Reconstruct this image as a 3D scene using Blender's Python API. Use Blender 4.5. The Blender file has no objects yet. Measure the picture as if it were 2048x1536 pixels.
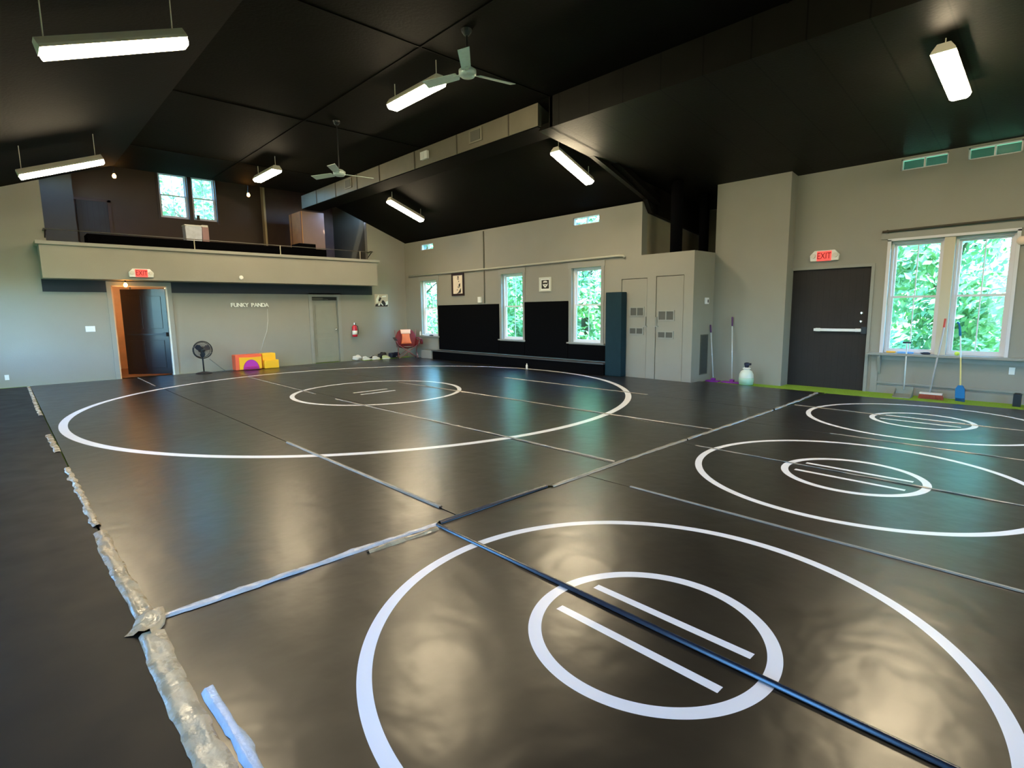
import bpy, bmesh, math, random
from mathutils import Vector, Matrix, noise as mnoise
random.seed(7)
PI=math.pi
scene=bpy.context.scene
C=scene.collection

# ---------------------------------------------------------------- camera
YAW,PITCH,ROLL=math.radians(43.2589),math.radians(7.7759),math.radians(0.7211)
fwd=Vector((math.sin(YAW)*math.cos(PITCH),math.cos(YAW)*math.cos(PITCH),-math.sin(PITCH)))
right0=Vector((math.cos(YAW),-math.sin(YAW),0))
down0=fwd.cross(right0)
right=right0*math.cos(ROLL)+down0*math.sin(ROLL)
down=down0*math.cos(ROLL)-right0*math.sin(ROLL)
cam=bpy.data.cameras.new('camera'); co=bpy.data.objects.new('camera',cam); C.objects.link(co)
up=-down; back=-fwd
co.matrix_world=Matrix(((right.x,up.x,back.x,0),(right.y,up.y,back.y,0),(right.z,up.z,back.z,1.5),(0,0,0,1)))
cam.sensor_fit='HORIZONTAL'; cam.sensor_width=36; cam.lens=1084.42/2048*36
cam.clip_start=.05; cam.clip_end=300
scene.camera=co

# ---------------------------------------------------------------- world, sun, exposure
scene.view_settings.view_transform='Standard'; scene.view_settings.look='None'
scene.view_settings.gamma=1; scene.view_settings.use_curve_mapping=False
scene.view_settings.exposure=0.95
w=bpy.data.worlds.new('world'); scene.world=w; w.use_nodes=True
wn=w.node_tree.nodes; bg=wn['Background']
sky=wn.new('ShaderNodeTexSky'); sky.sky_type='NISHITA'; sky.sun_disc=False
sky.sun_elevation=math.radians(50); sky.sun_rotation=math.radians(190); sky.ozone_density=3.0
mul=wn.new('ShaderNodeMix'); mul.data_type='RGBA'; mul.blend_type='MULTIPLY'; mul.inputs['Factor'].default_value=1; mul.inputs['B'].default_value=(.60,.82,1.15,1)
w.node_tree.links.new(sky.outputs[0],mul.inputs['A']); w.node_tree.links.new(mul.outputs['Result'],bg.inputs[0]); bg.inputs[1].default_value=2.3
sd=bpy.data.lights.new('sun','SUN'); sd.energy=8.5; sd.angle=math.radians(1.5); sd.color=(1,.95,.85)
so=bpy.data.objects.new('sun',sd); C.objects.link(so)
so.rotation_euler=Vector((0.15,1,-1.5)).to_track_quat('-Z','Y').to_euler()
LAMP_E=62.0      # brightness of the fluorescent strips

# ---------------------------------------------------------------- materials
MATS={}
def N(nt,t,**k):
    n=nt.nodes.new(t)
    for a,b in k.items(): setattr(n,a,b)
    return n
def mat(name,col,rough=.6,metal=0,var=.0,scale=6,bump=0,bscale=80,emit=0,ecol=None,spec=.5,alpha=None,coat=0,rvar=0):
    if name in MATS: return MATS[name]
    m=bpy.data.materials.new(name); m.use_nodes=True; nt=m.node_tree; b=nt.nodes['Principled BSDF']; L=nt.links
    b.inputs['Roughness'].default_value=rough; b.inputs['Metallic'].default_value=metal
    b.inputs['Specular IOR Level'].default_value=spec
    b.inputs['Coat Weight'].default_value=coat
    tc=N(nt,'ShaderNodeNewGeometry')
    nz=N(nt,'ShaderNodeTexNoise'); nz.inputs['Scale'].default_value=scale; nz.inputs['Detail'].default_value=5
    L.new(tc.outputs['Position'],nz.inputs['Vector'])
    mx=N(nt,'ShaderNodeMix',data_type='RGBA')
    mx.inputs['A'].default_value=(*[max(0,c*(1-var)) for c in col],1); mx.inputs['B'].default_value=(*[min(1,c*(1+var)) for c in col],1)
    L.new(nz.outputs['Fac'],mx.inputs['Factor']); L.new(mx.outputs['Result'],b.inputs['Base Color'])
    if rvar:
        mr=N(nt,'ShaderNodeMapRange'); mr.inputs['From Min'].default_value=.3; mr.inputs['From Max'].default_value=.7
        mr.inputs['To Min'].default_value=max(0,rough-rvar); mr.inputs['To Max'].default_value=min(1,rough+rvar)
        L.new(nz.outputs['Fac'],mr.inputs['Value']); L.new(mr.outputs['Result'],b.inputs['Roughness'])
    if bump:
        n2=N(nt,'ShaderNodeTexNoise'); n2.inputs['Scale'].default_value=bscale; n2.inputs['Detail'].default_value=3
        L.new(tc.outputs['Position'],n2.inputs['Vector'])
        bp=N(nt,'ShaderNodeBump'); bp.inputs['Strength'].default_value=bump; bp.inputs['Distance'].default_value=.01
        L.new(n2.outputs['Fac'],bp.inputs['Height']); L.new(bp.outputs['Normal'],b.inputs['Normal'])
    if emit:
        b.inputs['Emission Color'].default_value=(*(ecol or col),1); b.inputs['Emission Strength'].default_value=emit
    if alpha is not None: b.inputs['Alpha'].default_value=alpha
    MATS[name]=m; return m
def glass(name,tint=(1,1,1),refl=.12):
    if name in MATS: return MATS[name]
    m=bpy.data.materials.new(name); m.use_nodes=True; nt=m.node_tree; nt.nodes.clear()
    o=N(nt,'ShaderNodeOutputMaterial'); t=N(nt,'ShaderNodeBsdfTransparent'); g=N(nt,'ShaderNodeBsdfGlossy'); mx=N(nt,'ShaderNodeMixShader'); fr=N(nt,'ShaderNodeLayerWeight'); pw=N(nt,'ShaderNodeMath',operation='POWER'); pw.inputs[1].default_value=5; ad=N(nt,'ShaderNodeMath',operation='MULTIPLY_ADD'); ad.inputs[1].default_value=.5; ad.inputs[2].default_value=.03
    t.inputs[0].default_value=(*tint,1); g.inputs['Roughness'].default_value=.03; nt.links.new(fr.outputs['Facing'],pw.inputs[0]); nt.links.new(pw.outputs[0],ad.inputs[0])
    nt.links.new(ad.outputs[0],mx.inputs[0]); nt.links.new(t.outputs[0],mx.inputs[1]); nt.links.new(g.outputs[0],mx.inputs[2]); nt.links.new(mx.outputs[0],o.inputs[0])
    MATS[name]=m; return m
def tex_planks(name,col,axis='Y',period=.09,rough=.6,bands=.02):
    """boards: thin dark grooves at a regular spacing"""
    m=mat(name,col,rough,var=.35,scale=3,bump=.2,bscale=30); nt=m.node_tree; L=nt.links; b=nt.nodes['Principled BSDF']
    g=N(nt,'ShaderNodeNewGeometry'); s=N(nt,'ShaderNodeSeparateXYZ'); L.new(g.outputs['Position'],s.inputs[0])
    md=N(nt,'ShaderNodeMath',operation='PINGPONG'); md.inputs[1].default_value=period/2; L.new(s.outputs[axis],md.inputs[0])
    lt=N(nt,'ShaderNodeMath',operation='LESS_THAN'); lt.inputs[1].default_value=period*bands; L.new(md.outputs[0],lt.inputs[0])
    src=b.inputs['Base Color'].links[0].from_socket
    mx=N(nt,'ShaderNodeMix',data_type='RGBA'); mx.inputs['B'].default_value=(*[c*.25 for c in col],1)
    L.new(lt.outputs[0],mx.inputs['Factor']); L.new(src,mx.inputs['A']); L.new(mx.outputs['Result'],b.inputs['Base Color'])
    return m

WALL=mat('wall_paint',(.285,.27,.225),.62,var=.07,scale=1.5,bump=.15,bscale=60)
BALC=WALL
TRIM=mat('trim_paint',(.29,.285,.25),.5,var=.05)
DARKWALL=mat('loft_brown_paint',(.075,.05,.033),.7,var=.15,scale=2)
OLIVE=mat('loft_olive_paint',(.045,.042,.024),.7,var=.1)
CEIL=mat('black_ceiling_paint',(.0045,.0042,.0032),.75,spec=.06,var=.3,scale=2,bump=.3,bscale=25)
WHITE=mat('white_vinyl',(.8,.8,.82),.4,var=.03)
WHITEP=mat('white_plastic',(.8,.79,.74),.4,var=.02)
BLACK=mat('black_plastic',(.012,.012,.014),.4)
PAD=mat('black_vinyl_pad',(.002,.0022,.003),.85,spec=.05)
TEALPAD=mat('dark_teal_vinyl',(.006,.026,.036),.6,spec=.2,var=.2)
TURF=mat('green_turf',(.27,.50,.03),.9,var=.4,scale=60,bump=1,bscale=300)
CHROME=mat('chrome',(.75,.75,.75),.2,metal=1)
DARKDOOR=tex_planks('dark_plank_wood',(.016,.011,.010),'Y',.105,.7)
HALLWOOD=mat('hall_wood',(.75,.48,.28),.5,var=.2,scale=4)
CABWOOD=tex_planks('orange_plywood',(.42,.22,.07),'Y',.6,.5)
GREYMETAL=mat('duct_metal',(.17,.15,.105),.5,metal=.2,var=.2,scale=3)
GRILLE=mat('grille_dark',(.10,.095,.075),.6)
LAMPW=mat('lamp_housing_white',(.75,.68,.55),.45)
TUBE=mat('fluorescent_glow',(1,1,1),.5,emit=LAMP_E,ecol=(1,.81,.52))
BULB=mat('bulb_glow',(1,1,1),.5,emit=30,ecol=(1,.42,.08))
GLASS=glass('window_glass',(.86,1.0,.96))
FANW=mat('fan_pale_metal',(.60,.70,.64),.4,metal=.2,var=.15,scale=20)

# vinyl mats with painted rings
def make_mat_material(nm,r0,r1,spec,bmp):
    m=bpy.data.materials.new(nm); m.use_nodes=True; nt=m.node_tree; L=nt.links; b=nt.nodes['Principled BSDF']
    g=N(nt,'ShaderNodeNewGeometry'); s=N(nt,'ShaderNodeSeparateXYZ'); L.new(g.outputs['Position'],s.inputs[0])
    X,Y=s.outputs['X'],s.outputs['Y']
    def mth(op,a,b_=None):
        n=N(nt,'ShaderNodeMath',operation=op)
        for i,v in enumerate((a,b_)):
            if v is None: continue
            if isinstance(v,(int,float)): n.inputs[i].default_value=v
            else: L.new(v,n.inputs[i])
        return n.outputs[0]
    def ring(cx,cy,r0,r1):
        d=mth('SQRT',mth('ADD',mth('POWER',mth('ABSOLUTE',mth('SUBTRACT',X,cx)),2),mth('POWER',mth('ABSOLUTE',mth('SUBTRACT',Y,cy)),2)))
        return mth('LESS_THAN',mth('ABSOLUTE',mth('SUBTRACT',d,(r0+r1)/2)),(r1-r0)/2)
    def bar(x0,x1,y0,y1):
        return mth('MULTIPLY',mth('LESS_THAN',mth('ABSOLUTE',mth('SUBTRACT',X,(x0+x1)/2)),(x1-x0)/2),
                   mth('LESS_THAN',mth('ABSOLUTE',mth('SUBTRACT',Y,(y0+y1)/2)),(y1-y0)/2))
    parts=[]
    for cx,cy in ((2.09,1.30),(5.42,1.34),(8.66,1.40)):
        parts+= [ring(cx,cy,1.267,1.329),ring(cx,cy,.507,.569)]
        for dx in (-.155,.145):
            parts.append(bar(cx+dx-.024,cx+dx+.024,cy-.425,cy+.425))
    parts+=[ring(5.15,9.18,4.60,4.70),ring(5.15,9.18,1.49,1.57),bar(4.71,5.43,9.02,9.08),bar(4.71,5.43,9.31,9.37)]
    acc=parts[0]
    for p in parts[1:]: acc=mth('MAXIMUM',acc,p)
    nz=N(nt,'ShaderNodeTexNoise'); nz.inputs['Scale'].default_value=1.6; nz.inputs['Detail'].default_value=7; nz.inputs['Roughness'].default_value=.65
    L.new(g.outputs['Position'],nz.inputs['Vector'])
    base=N(nt,'ShaderNodeMix',data_type='RGBA'); base.inputs['A'].default_value=(.004,.0038,.0034,1); base.inputs['B'].default_value=(.010,.008,.006,1)
    L.new(nz.outputs['Fac'],base.inputs['Factor'])
    fin=N(nt,'ShaderNodeMix',data_type='RGBA'); fin.inputs['B'].default_value=(.86,.86,.86,1)
    L.new(acc,fin.inputs['Factor']); L.new(base.outputs['Result'],fin.inputs['A']); L.new(fin.outputs['Result'],b.inputs['Base Color'])
    # scuffs change the sheen
    mp=N(nt,'ShaderNodeMapping'); mp.inputs['Scale'].default_value=(1,1,1); L.new(g.outputs['Position'],mp.inputs[0])
    n2=N(nt,'ShaderNodeTexNoise'); n2.inputs['Scale'].default_value=3.5; n2.inputs['Detail'].default_value=2; n2.inputs['Roughness'].default_value=.5
    L.new(mp.outputs[0],n2.inputs['Vector'])
    mr=N(nt,'ShaderNodeMapRange'); mr.inputs['From Min'].default_value=.15; mr.inputs['From Max'].default_value=.85; mr.inputs['To Min'].default_value=r0; mr.inputs['To Max'].default_value=r1
    L.new(n2.outputs['Fac'],mr.inputs['Value']); L.new(mr.outputs['Result'],b.inputs['Roughness'])
    b.inputs['Specular IOR Level'].default_value=spec
    n3=N(nt,'ShaderNodeTexNoise'); n3.inputs['Scale'].default_value=7.0; n3.inputs['Detail'].default_value=2.0; n3.inputs['Roughness'].default_value=.4
    L.new(g.outputs['Position'],n3.inputs['Vector'])
    bp=N(nt,'ShaderNodeBump'); bp.inputs['Strength'].default_value=bmp; bp.inputs['Distance'].default_value=.01
    L.new(n3.outputs['Fac'],bp.inputs['Height']); L.new(bp.outputs['Normal'],b.inputs['Normal'])
    return m
MATV=make_mat_material('black_mat_vinyl',.284,.34,1.0,.38)
MATD=make_mat_material('dull_black_mat_vinyl',.42,.55,.18,.10)
TAPE=mat('clear_wrinkled_tape',(.42,.32,.19),.28,var=.5,scale=9,bump=.6,bscale=22,spec=.8,rvar=.12)
SEAM=mat('narrow_seam_tape',(.30,.27,.21),.3,var=.3,scale=12,bump=.3,bscale=40,spec=.7)
DSEAM=mat('dark_seam_welt',(.012,.02,.035),.25,spec=.8)

# ---------------------------------------------------------------- mesh builder
class MB:
    def __init__(s,f=None): s.bm=bmesh.new(); s.f=f
    def _v(s,p): return s.bm.verts.new(s.f(*p) if s.f else p)
    def box(s,a,b):
        x0,y0,z0=a;x1,y1,z1=b
        v=[s._v(p) for p in ((x0,y0,z0),(x1,y0,z0),(x1,y1,z0),(x0,y1,z0),(x0,y0,z1),(x1,y0,z1),(x1,y1,z1),(x0,y1,z1))]
        for q in ((0,3,2,1),(4,5,6,7),(0,1,5,4),(1,2,6,5),(2,3,7,6),(3,0,4,7)): s.bm.faces.new([v[i] for i in q])
        return s
    def prism(s,pts,axis,a,b):
        """pts are 2-D, extruded along axis from a to b"""
        def P(p,t):
            if axis=='y': return (p[0],t,p[1])
            if axis=='x': return (t,p[0],p[1])
            return (p[0],p[1],t)
        A=[s._v(P(p,a)) for p in pts];B=[s._v(P(p,b)) for p in pts];n=len(pts)
        s.bm.faces.new(A[::-1]); s.bm.faces.new(B)
        for i in range(n): s.bm.faces.new((A[i],A[(i+1)%n],B[(i+1)%n],B[i]))
        return s
    def tube(s,pts,r,seg=10,r2=None):
        pts=[Vector(p) for p in pts]; rings=[]
        n=len(pts)
        for i,p in enumerate(pts):
            d=(pts[min(i+1,n-1)]-pts[max(i-1,0)]).normalized()
            a=Vector((0,0,1)) if abs(d.z)<.9 else Vector((1,0,0))
            u=d.cross(a).normalized(); w_=d.cross(u)
            rr=r if r2 is None else r+(r2-r)*i/(n-1)
            rings.append([s._v(tuple(p+(u*math.cos(t)+w_*math.sin(t))*rr)) for t in [2*PI*k/seg for k in range(seg)]])
        for a,b in zip(rings,rings[1:]):
            for k in range(seg): s.bm.faces.new((a[k],a[(k+1)%seg],b[(k+1)%seg],b[k]))
        s.bm.faces.new(rings[0][::-1]); s.bm.faces.new(rings[-1])
        return s
    def lathe(s,prof,c=(0,0,0),seg=24,axis='z'):
        rings=[]
        for r,h in prof:
            R=[]
            for k in range(seg):
                t=2*PI*k/seg; x,y=r*math.cos(t),r*math.sin(t)
                p=(x,y,h) if axis=='z' else ((x,h,y) if axis=='y' else (h,x,y))
                R.append(s._v((c[0]+p[0],c[1]+p[1],c[2]+p[2])))
            rings.append(R)
        for a,b in zip(rings,rings[1:]):
            for k in range(seg): s.bm.faces.new((a[k],a[(k+1)%seg],b[(k+1)%seg],b[k]))
        s.bm.faces.new(rings[0][::-1]); s.bm.faces.new(rings[-1])
        return s
    def grid(s,fn,nu,nv,thick=None):
        V=[[s._v(fn(i/nu,j/nv)) for j in range(nv+1)] for i in range(nu+1)]
        for i in range(nu):
            for j in range(nv): s.bm.faces.new((V[i][j],V[i+1][j],V[i+1][j+1],V[i][j+1]))
        return s
def obj(name,mb,m,parent=None,bevel=0,smooth=False,solid=0,subsurf=0):
    bm=mb.bm
    bmesh.ops.recalc_face_normals(bm,faces=bm.faces)
    if bevel: 
        bmesh.ops.bevel(bm,geom=[e for e in bm.edges if len(e.link_faces)==2 and e.calc_face_angle(0)>.6],offset=bevel,segments=2,affect='EDGES',profile=.6)
    off=Vector((0,0,0))
    me=bpy.data.meshes.new(name)
    o=bpy.data.objects.new(name,me); C.objects.link(o)
    if parent is not None:
        # children are written in world coordinates under an unrotated root at its base
        off=Vector(parent['_base']) if '_base' in parent else Vector((0,0,0))
        o.parent=parent
    else:
        zs=[v.co for v in bm.verts]
        off=Vector((sum(v.x for v in zs)/len(zs),sum(v.y for v in zs)/len(zs),min(v.z for v in zs)))
        o.location=off
    bmesh.ops.translate(bm,verts=bm.verts,vec=-off)
    bm.to_mesh(me); bm.free(); me.materials.append(m)
    if smooth:
        for p in me.polygons: p.use_smooth=True
    if solid:
        md=o.modifiers.new('thickness','SOLIDIFY'); md.thickness=solid; md.offset=0
    if subsurf:
        md=o.modifiers.new('smooth','SUBSURF'); md.levels=subsurf; md.render_levels=subsurf
    if '_base' not in o: 
        b=off if parent is not None else off
        o['_base']=[b.x,b.y,b.z]
    return o
def thing(name,label,cat,loc=(0,0,0),group=None):
    o=bpy.data.objects.new(name,None); C.objects.link(o); o.location=loc; o.empty_display_size=.1
    o['label']=label; o['category']=cat; o['_base']=list(loc)
    if group: o['group']=group
    return o
def tag(o,label,cat,group=None,kind=None):
    o['label']=label; o['category']=cat
    if group: o['group']=group
    if kind: o['kind']=kind
    return o
def struct(name,mb,m,**k):
    o=obj(name,mb,m,**k); o['kind']='structure'; return o
def sempty(name,loc):
    o=bpy.data.objects.new(name,None); C.objects.link(o); o.location=loc; o['kind']='structure'; o['_base']=list(loc); return o
def dup(root,loc,label,group=None,rotz=0):
    r=root.copy(); C.objects.link(r); r.location=loc; r.rotation_euler=(0,0,rotz); r['label']=label
    if group: r['group']=group
    for ch in list(root.children):
        c=ch.copy(); C.objects.link(c); c.parent=r
        for g in list(ch.children):
            d=g.copy(); C.objects.link(d); d.parent=c
    return r

def wall_boxes(mb,axis,p0,p1,u0,u1,z0,z1,holes):
    """wall slab between planes p0 and p1, along u, with rectangular holes (ua,ub,za,zb)"""
    us=sorted({u0,u1,*[h[0] for h in holes],*[h[1] for h in holes]}); zs=sorted({z0,z1,*[h[2] for h in holes],*[h[3] for h in holes]})
    us=[u for u in us if u0<=u<=u1]; zs=[z for z in zs if z0<=z<=z1]
    for a,b in zip(us,us[1:]):
        run=None
        cells=[]
        for c,d in zip(zs,zs[1:]):
            mu,mz=(a+b)/2,(c+d)/2
            if any(h[0]<mu<h[1] and h[2]<mz<h[3] for h in holes):
                if run: cells.append(run); run=None
            else: run=(run[0],d) if run else (c,d)
        if run: cells.append(run)
        for c,d in cells:
            if axis=='x': mb.box((p0,a,c),(p1,b,d))
            else: mb.box((a,p0,c),(b,p1,d))

# ================================================================ SETTING
ZF=-.03                       # turf level; the mats' top face is z = 0
XL,YB_=-.9,-3.0               # left wall, wall behind the camera
X1,X2,X3=10.1,10.95,11.25     # far window wall, pier, near window wall
YW,YL=15.9,18.5               # far wall, loft back wall
XA,XB,ZC,SL=2.35,6.95,4.95,.38
fl=MB(); fl.box((-1.2,-3.2,-.2),(12.8,16.1,ZF)); struct('floor',fl,TURF)

W1=[(14.1,14.97,.71,2.46),(10.27,11.1,.71,2.46),(7.72,8.6,.71,2.46)]
H1=[(14.24,14.9,3.42,3.6),(7.8,8.57,3.44,3.62)]
D4=(6.51,7.17,ZF,2.14); D5=(5.66,6.30,ZF,2.16)
mb=MB()
wall_boxes(mb,'x',X1,X1+.2,5.45,YW,ZF,3.72,W1+H1+[D4,D5,(5.45,6.67,2.62,3.72)])
struct('wall_right_far',mb,WALL)
# closet box: side face, lid
mb=MB(); mb.box((X1+.2,5.45,ZF),(X2,5.55,2.62)); mb.box((X1+.2,5.55,2.52),(12.5,6.67,2.62)); mb.box((X1+.2,6.67,ZF),(X1+.9,6.77,2.5))
struct('wall_closet',mb,WALL)
mb=MB(); mb.prism([(X1+.2,2.62),(12.6,2.62),(12.6,3.27),(X1+.2,3.55)],'y',6.67,6.77)
struct('wall_alcove_side',mb,mat('alcove_paint',(.34,.29,.2),.65,var=.12,scale=3))
mb=MB(); mb.box((12.5,5.3,2.6),(12.6,6.8,4.2)); struct('wall_alcove_back',mb,OLIVE)
mb=MB(); mb.box((X2,4.02,ZF),(12.6,5.45,4.3)); struct('wall_pier',mb,WALL)
W2=[(1.71,2.43,.69,2.56),(.86,1.57,.69,2.56)]
H2=[(1.76,2.38,3.70,3.88),(.90,1.52,3.70,3.88)]
D3=(2.71,4.15,ZF,2.18)
mb=MB(); wall_boxes(mb,'x',X3,X3+.2,YB_,4.02,ZF,4.2,[(a*1.009,b*1.009,(c-1.5)*1.009+1.5,(d-1.5)*1.009+1.5) for a,b,c,d in W2+H2]+[D3])
struct('wall_right_near',mb,WALL)
# far wall
D1=(2.03,3.17,ZF,2.19); D2=(6.85,7.65,ZF,1.96)
mb=MB(); wall_boxes(mb,'y',YW,YW+.15,XL-.2,X1+.2,ZF,2.4,[D1,D2])
mb.prism([(8.76,2.4),(X1+.2,2.4),(X1+.2,ZC-SL*(X1+.2-XB)+.05),(8.76,ZC-SL*(8.76-XB)+.05)],'y',YW,YW+.15)
mb.prism([(XL-.2,2.4),(.97,2.4),(.97,ZC-SL*(XA-.97)+.05),(XL-.2,ZC-SL*(XA-XL+.2)+.05)],'y',YW,YW+.15)
struct('wall_far',mb,WALL)
# left wall with daylight windows, wall behind
LW=[(.9,2.4,.7,2.45),(5.2,6.8,.7,2.45),(9.6,11.2,.7,2.45),(13.0,14.9,.7,2.45)]
mb=MB(); wall_boxes(mb,'x',XL-.2,XL,YB_,YW,ZF,3.8,LW); struct('wall_left',mb,WALL)
BW=[(3.0,4.5,.7,2.45),(6.6,8.1,.7,2.45)]
mb=MB(); wall_boxes(mb,'y',YB_-.2,YB_,XL-.2,12.0,ZF,5.2,BW); struct('wall_back',mb,WALL)
# ceilings
def ceil_z(x): return ZC if XA<=x<=XB else (ZC-SL*(x-XB) if x>XB else ZC-SL*(XA-x))
mb=MB()
mb.prism([(XL-.2,ceil_z(XL-.2)),(XA,ZC),(XB,ZC),(XB,ZC+.12),(XA,ZC+.12),(XL-.2,ceil_z(XL-.2)+.12)],'y',YB_-.2,YW)
mb.prism([(XB,ZC),(X1+.25,ceil_z(X1+.25)),(X1+.25,ceil_z(X1+.25)+.12),(XB,ZC+.12)],'y',6.4,YW)
for x in (4.42,): mb.box((x-.012,YB_,ZC-.012),(x+.012,YW,ZC+.01))
for y in (2.7,6.38,10.1,13.8): mb.box((XA,y-.012,ZC-.012),(XB,y+.012,ZC+.01))
struct('ceiling',mb,CEIL)
# lower, flatter ceiling over the near right side
zl=lambda x:4.47-.125*(x-6.95)
CEIL2=tex_planks('black_board_ceiling',(.010,.009,.007),'Y',.62,.5,bands=.015); CEIL2.node_tree.nodes['Principled BSDF'].inputs['Specular IOR Level'].default_value=.12
mb=MB(); mb.prism([(6.95,4.47),(12.7,zl(12.7)),(12.7,zl(12.7)+.1),(7.05,4.6),(7.05,4.97),(6.95,4.97)],'y',YB_-.2,6.32)
mb.prism([(6.95,4.47),(12.7,zl(12.7)),(12.7,zl(12.7)+.1),(7.05,4.6),(7.05,4.97),(6.95,4.97)],'y',6.32,6.4)
mb.prism([(8.3,zl(8.3)),(12.7,zl(12.7)),(12.7,3.2),(10.3,3.5),(X1,ceil_z(X1))],'y',6.56,6.66)
mb.prism([(6.95,4.47),(12.7,zl(12.7)),(12.7,zl(12.7)+.1),(7.05,4.6)],'y',6.4,6.66)
mb.prism([(6.95,4.47),(8.83,4.235),(8.83,4.42),(6.95,5.0)],'y',6.34,6.41)
struct('ceiling_low',mb,CEIL2)
# loft shell
mb=MB(); mb.box((XL-.2,15.3,2.32),(X1+.2,15.3,2.33)) if False else None
mb.box((.85,YW+.155,2.3),(8.9,YL,2.5)); struct('floor_loft',mb,mat('loft_floor',(.05,.045,.04),.7))
LWn=[(3.72,4.45,4.26,5.53),(4.55,5.2,4.26,5.53)]
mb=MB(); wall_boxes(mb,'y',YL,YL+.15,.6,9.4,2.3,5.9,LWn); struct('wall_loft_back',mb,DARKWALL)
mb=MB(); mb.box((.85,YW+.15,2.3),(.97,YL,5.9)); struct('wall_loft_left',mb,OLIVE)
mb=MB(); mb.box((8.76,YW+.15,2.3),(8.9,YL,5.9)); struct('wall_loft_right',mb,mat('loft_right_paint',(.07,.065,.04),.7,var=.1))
mb=MB(); mb.box((.6,YW,5.8),(9.4,YL+.2,5.9)); mb.box((.6,YW,ZC),(9.4,YW+.16,5.85)); mb.box((8.76,YW,4.3),(8.95,YW+.2,5.85)); mb.box((.78,YW,4.46),(.97,YW+.2,5.85)); struct('ceiling_loft',mb,CEIL)
mb=MB(); mb.box((.97,17.45,2.5),(1.68,17.55,5.8)); struct('wall_loft_partition',mb,OLIVE)
mb=MB(); mb.box((6.5,18.2,2.5),(8.76,18.3,5.8)); struct('wall_loft_partition_right',mb,mat('loft_dark_brown',(.06,.03,.018),.7,var=.2))
mb=MB(); mb.box((6.44,18.1,3.0),(6.5,18.3,5.7)); struct('trim_1',mb,mat('pale_trim',(.5,.38,.2),.6))
# loft door, dark with boards
mb=MB(); mb.box((1.82,YL-.06,2.5),(2.48,YL,4.5)); 
dl=struct('door_6',mb,tex_planks('dark_loft_boards',(.03,.032,.028),'X',.12,.6))
mb=MB(); mb.box((2.48,YL-.08,2.5),(2.56,YL,4.56)); mb.box((1.76,YL-.08,4.5),(2.56,YL,4.57)); obj('door_frame',mb,mat('red_brown_wood',(.05,.022,.012),.5),dl)
# balcony parapet (one solid box front with a cap) and its soffit
mb=MB(); mb.box((.80,15.3,2.3),(8.72,15.42,3.0)); mb.box((.80,15.42,2.3),(.92,YW,3.0)); mb.box((8.60,15.42,2.3),(8.72,YW,3.0)); mb.box((.92,15.42,2.3),(8.60,YW,2.42))
bal=struct('trim_2',mb,BALC)
mb=MB(); mb.box((.74,15.24,3.0),(8.80,15.46,3.075)); mb.box((.74,15.46,3.0),(.94,YW,3.075)); mb.box((8.58,15.46,3.0),(8.80,YW,3.075)); obj('cap',mb,TRIM,bal,bevel=.008)

mb=MB(); mb.box((.80,YW-.02,2.03),(1.94,YW-.001,2.3)); mb.box((3.26,YW-.02,2.03),(8.84,YW-.001,2.3)); mb.box((1.94,YW-.02,2.285),(3.26,YW-.001,2.3)); struct('wall_dark_band',mb,mat('dark_navy_band',(.012,.018,.03),.6))  # thin dark navy strips laid on the far wall just below the balcony
# hall behind the open door
mb=MB(); mb.box((1.2,YW+.15,ZF),(1.95,YW+3,2.29)); mb.box((1.2,YW+3,ZF),(4.4,YW+3.1,2.29)); struct('wall_hall',mb,HALLWOOD)
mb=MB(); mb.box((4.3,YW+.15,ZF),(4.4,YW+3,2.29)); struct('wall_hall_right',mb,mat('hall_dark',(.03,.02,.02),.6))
mb=MB(); mb.box((1.2,YW,-.2),(4.4,YW+3.1,ZF)); struct('floor_hall',mb,mat('hall_floor',(.2,.1,.05),.4))
mb=MB(); mb.box((6.6,YW+.15,-.1),(7.9,YW+.2,2.1)); struct('wall_behind_door',mb,DARKWALL)

# ---------------------------------------------------------------- doors
d1=sempty('door_1',(3.16,YW+.06,ZF))
mb=MB(); mb.box((D1[0]-.09,YW-.025,ZF),(D1[0],YW,D1[3]+.09)); mb.box((D1[1],YW-.025,ZF),(D1[1]+.09,YW,D1[3]+.09)); mb.box((D1[0],YW-.025,D1[3]),(D1[1],YW,D1[3]+.09)); obj('casing',mb,TRIM,d1)
mb=MB(); mb.box((D1[1]-.03,YW-.01,ZF),(D1[1],YW+.15,D1[3])); obj('jamb',mb,WHITEP,d1)
mb=MB(); mb.box((D1[0],YW-.01,ZF),(D1[0]+.025,YW+.15,D1[3])); mb.box((D1[0],YW-.01,D1[3]-.03),(D1[1],YW+.15,D1[3])); obj('jamb',mb,HALLWOOD,d1)
th=math.radians(40); hx,hy=3.13,15.97
def leaf(u,w_,z): return (hx-u*math.cos(th)-w_*math.sin(th)*-1*-1, hy+u*math.sin(th)-w_*math.cos(th)*1, z)
LEAFM=mat('dark_brown_door',(.012,.006,.006),.3,coat=.1)
mb=MB(leaf); mb.box((0,-.04,.0),(1.08,0,2.13)); lf=obj('door_leaf',mb,LEAFM,d1)
mb=MB(leaf)
for z0,z1 in ((.15,.85),(1.15,1.95)):
    for u0,u1 in ((.12,.48),(.6,.96)):
        mb.box((u0,0,z0),(u1,.012,z1))
obj('panel',mb,LEAFM,lf,bevel=.004)
mb=MB(leaf); mb.box((.08,.03,.98),(.98,.07,1.02)); mb.box((.02,0,.95),(.10,.08,1.05)); obj('push_bar',mb,BLACK,lf)
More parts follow.
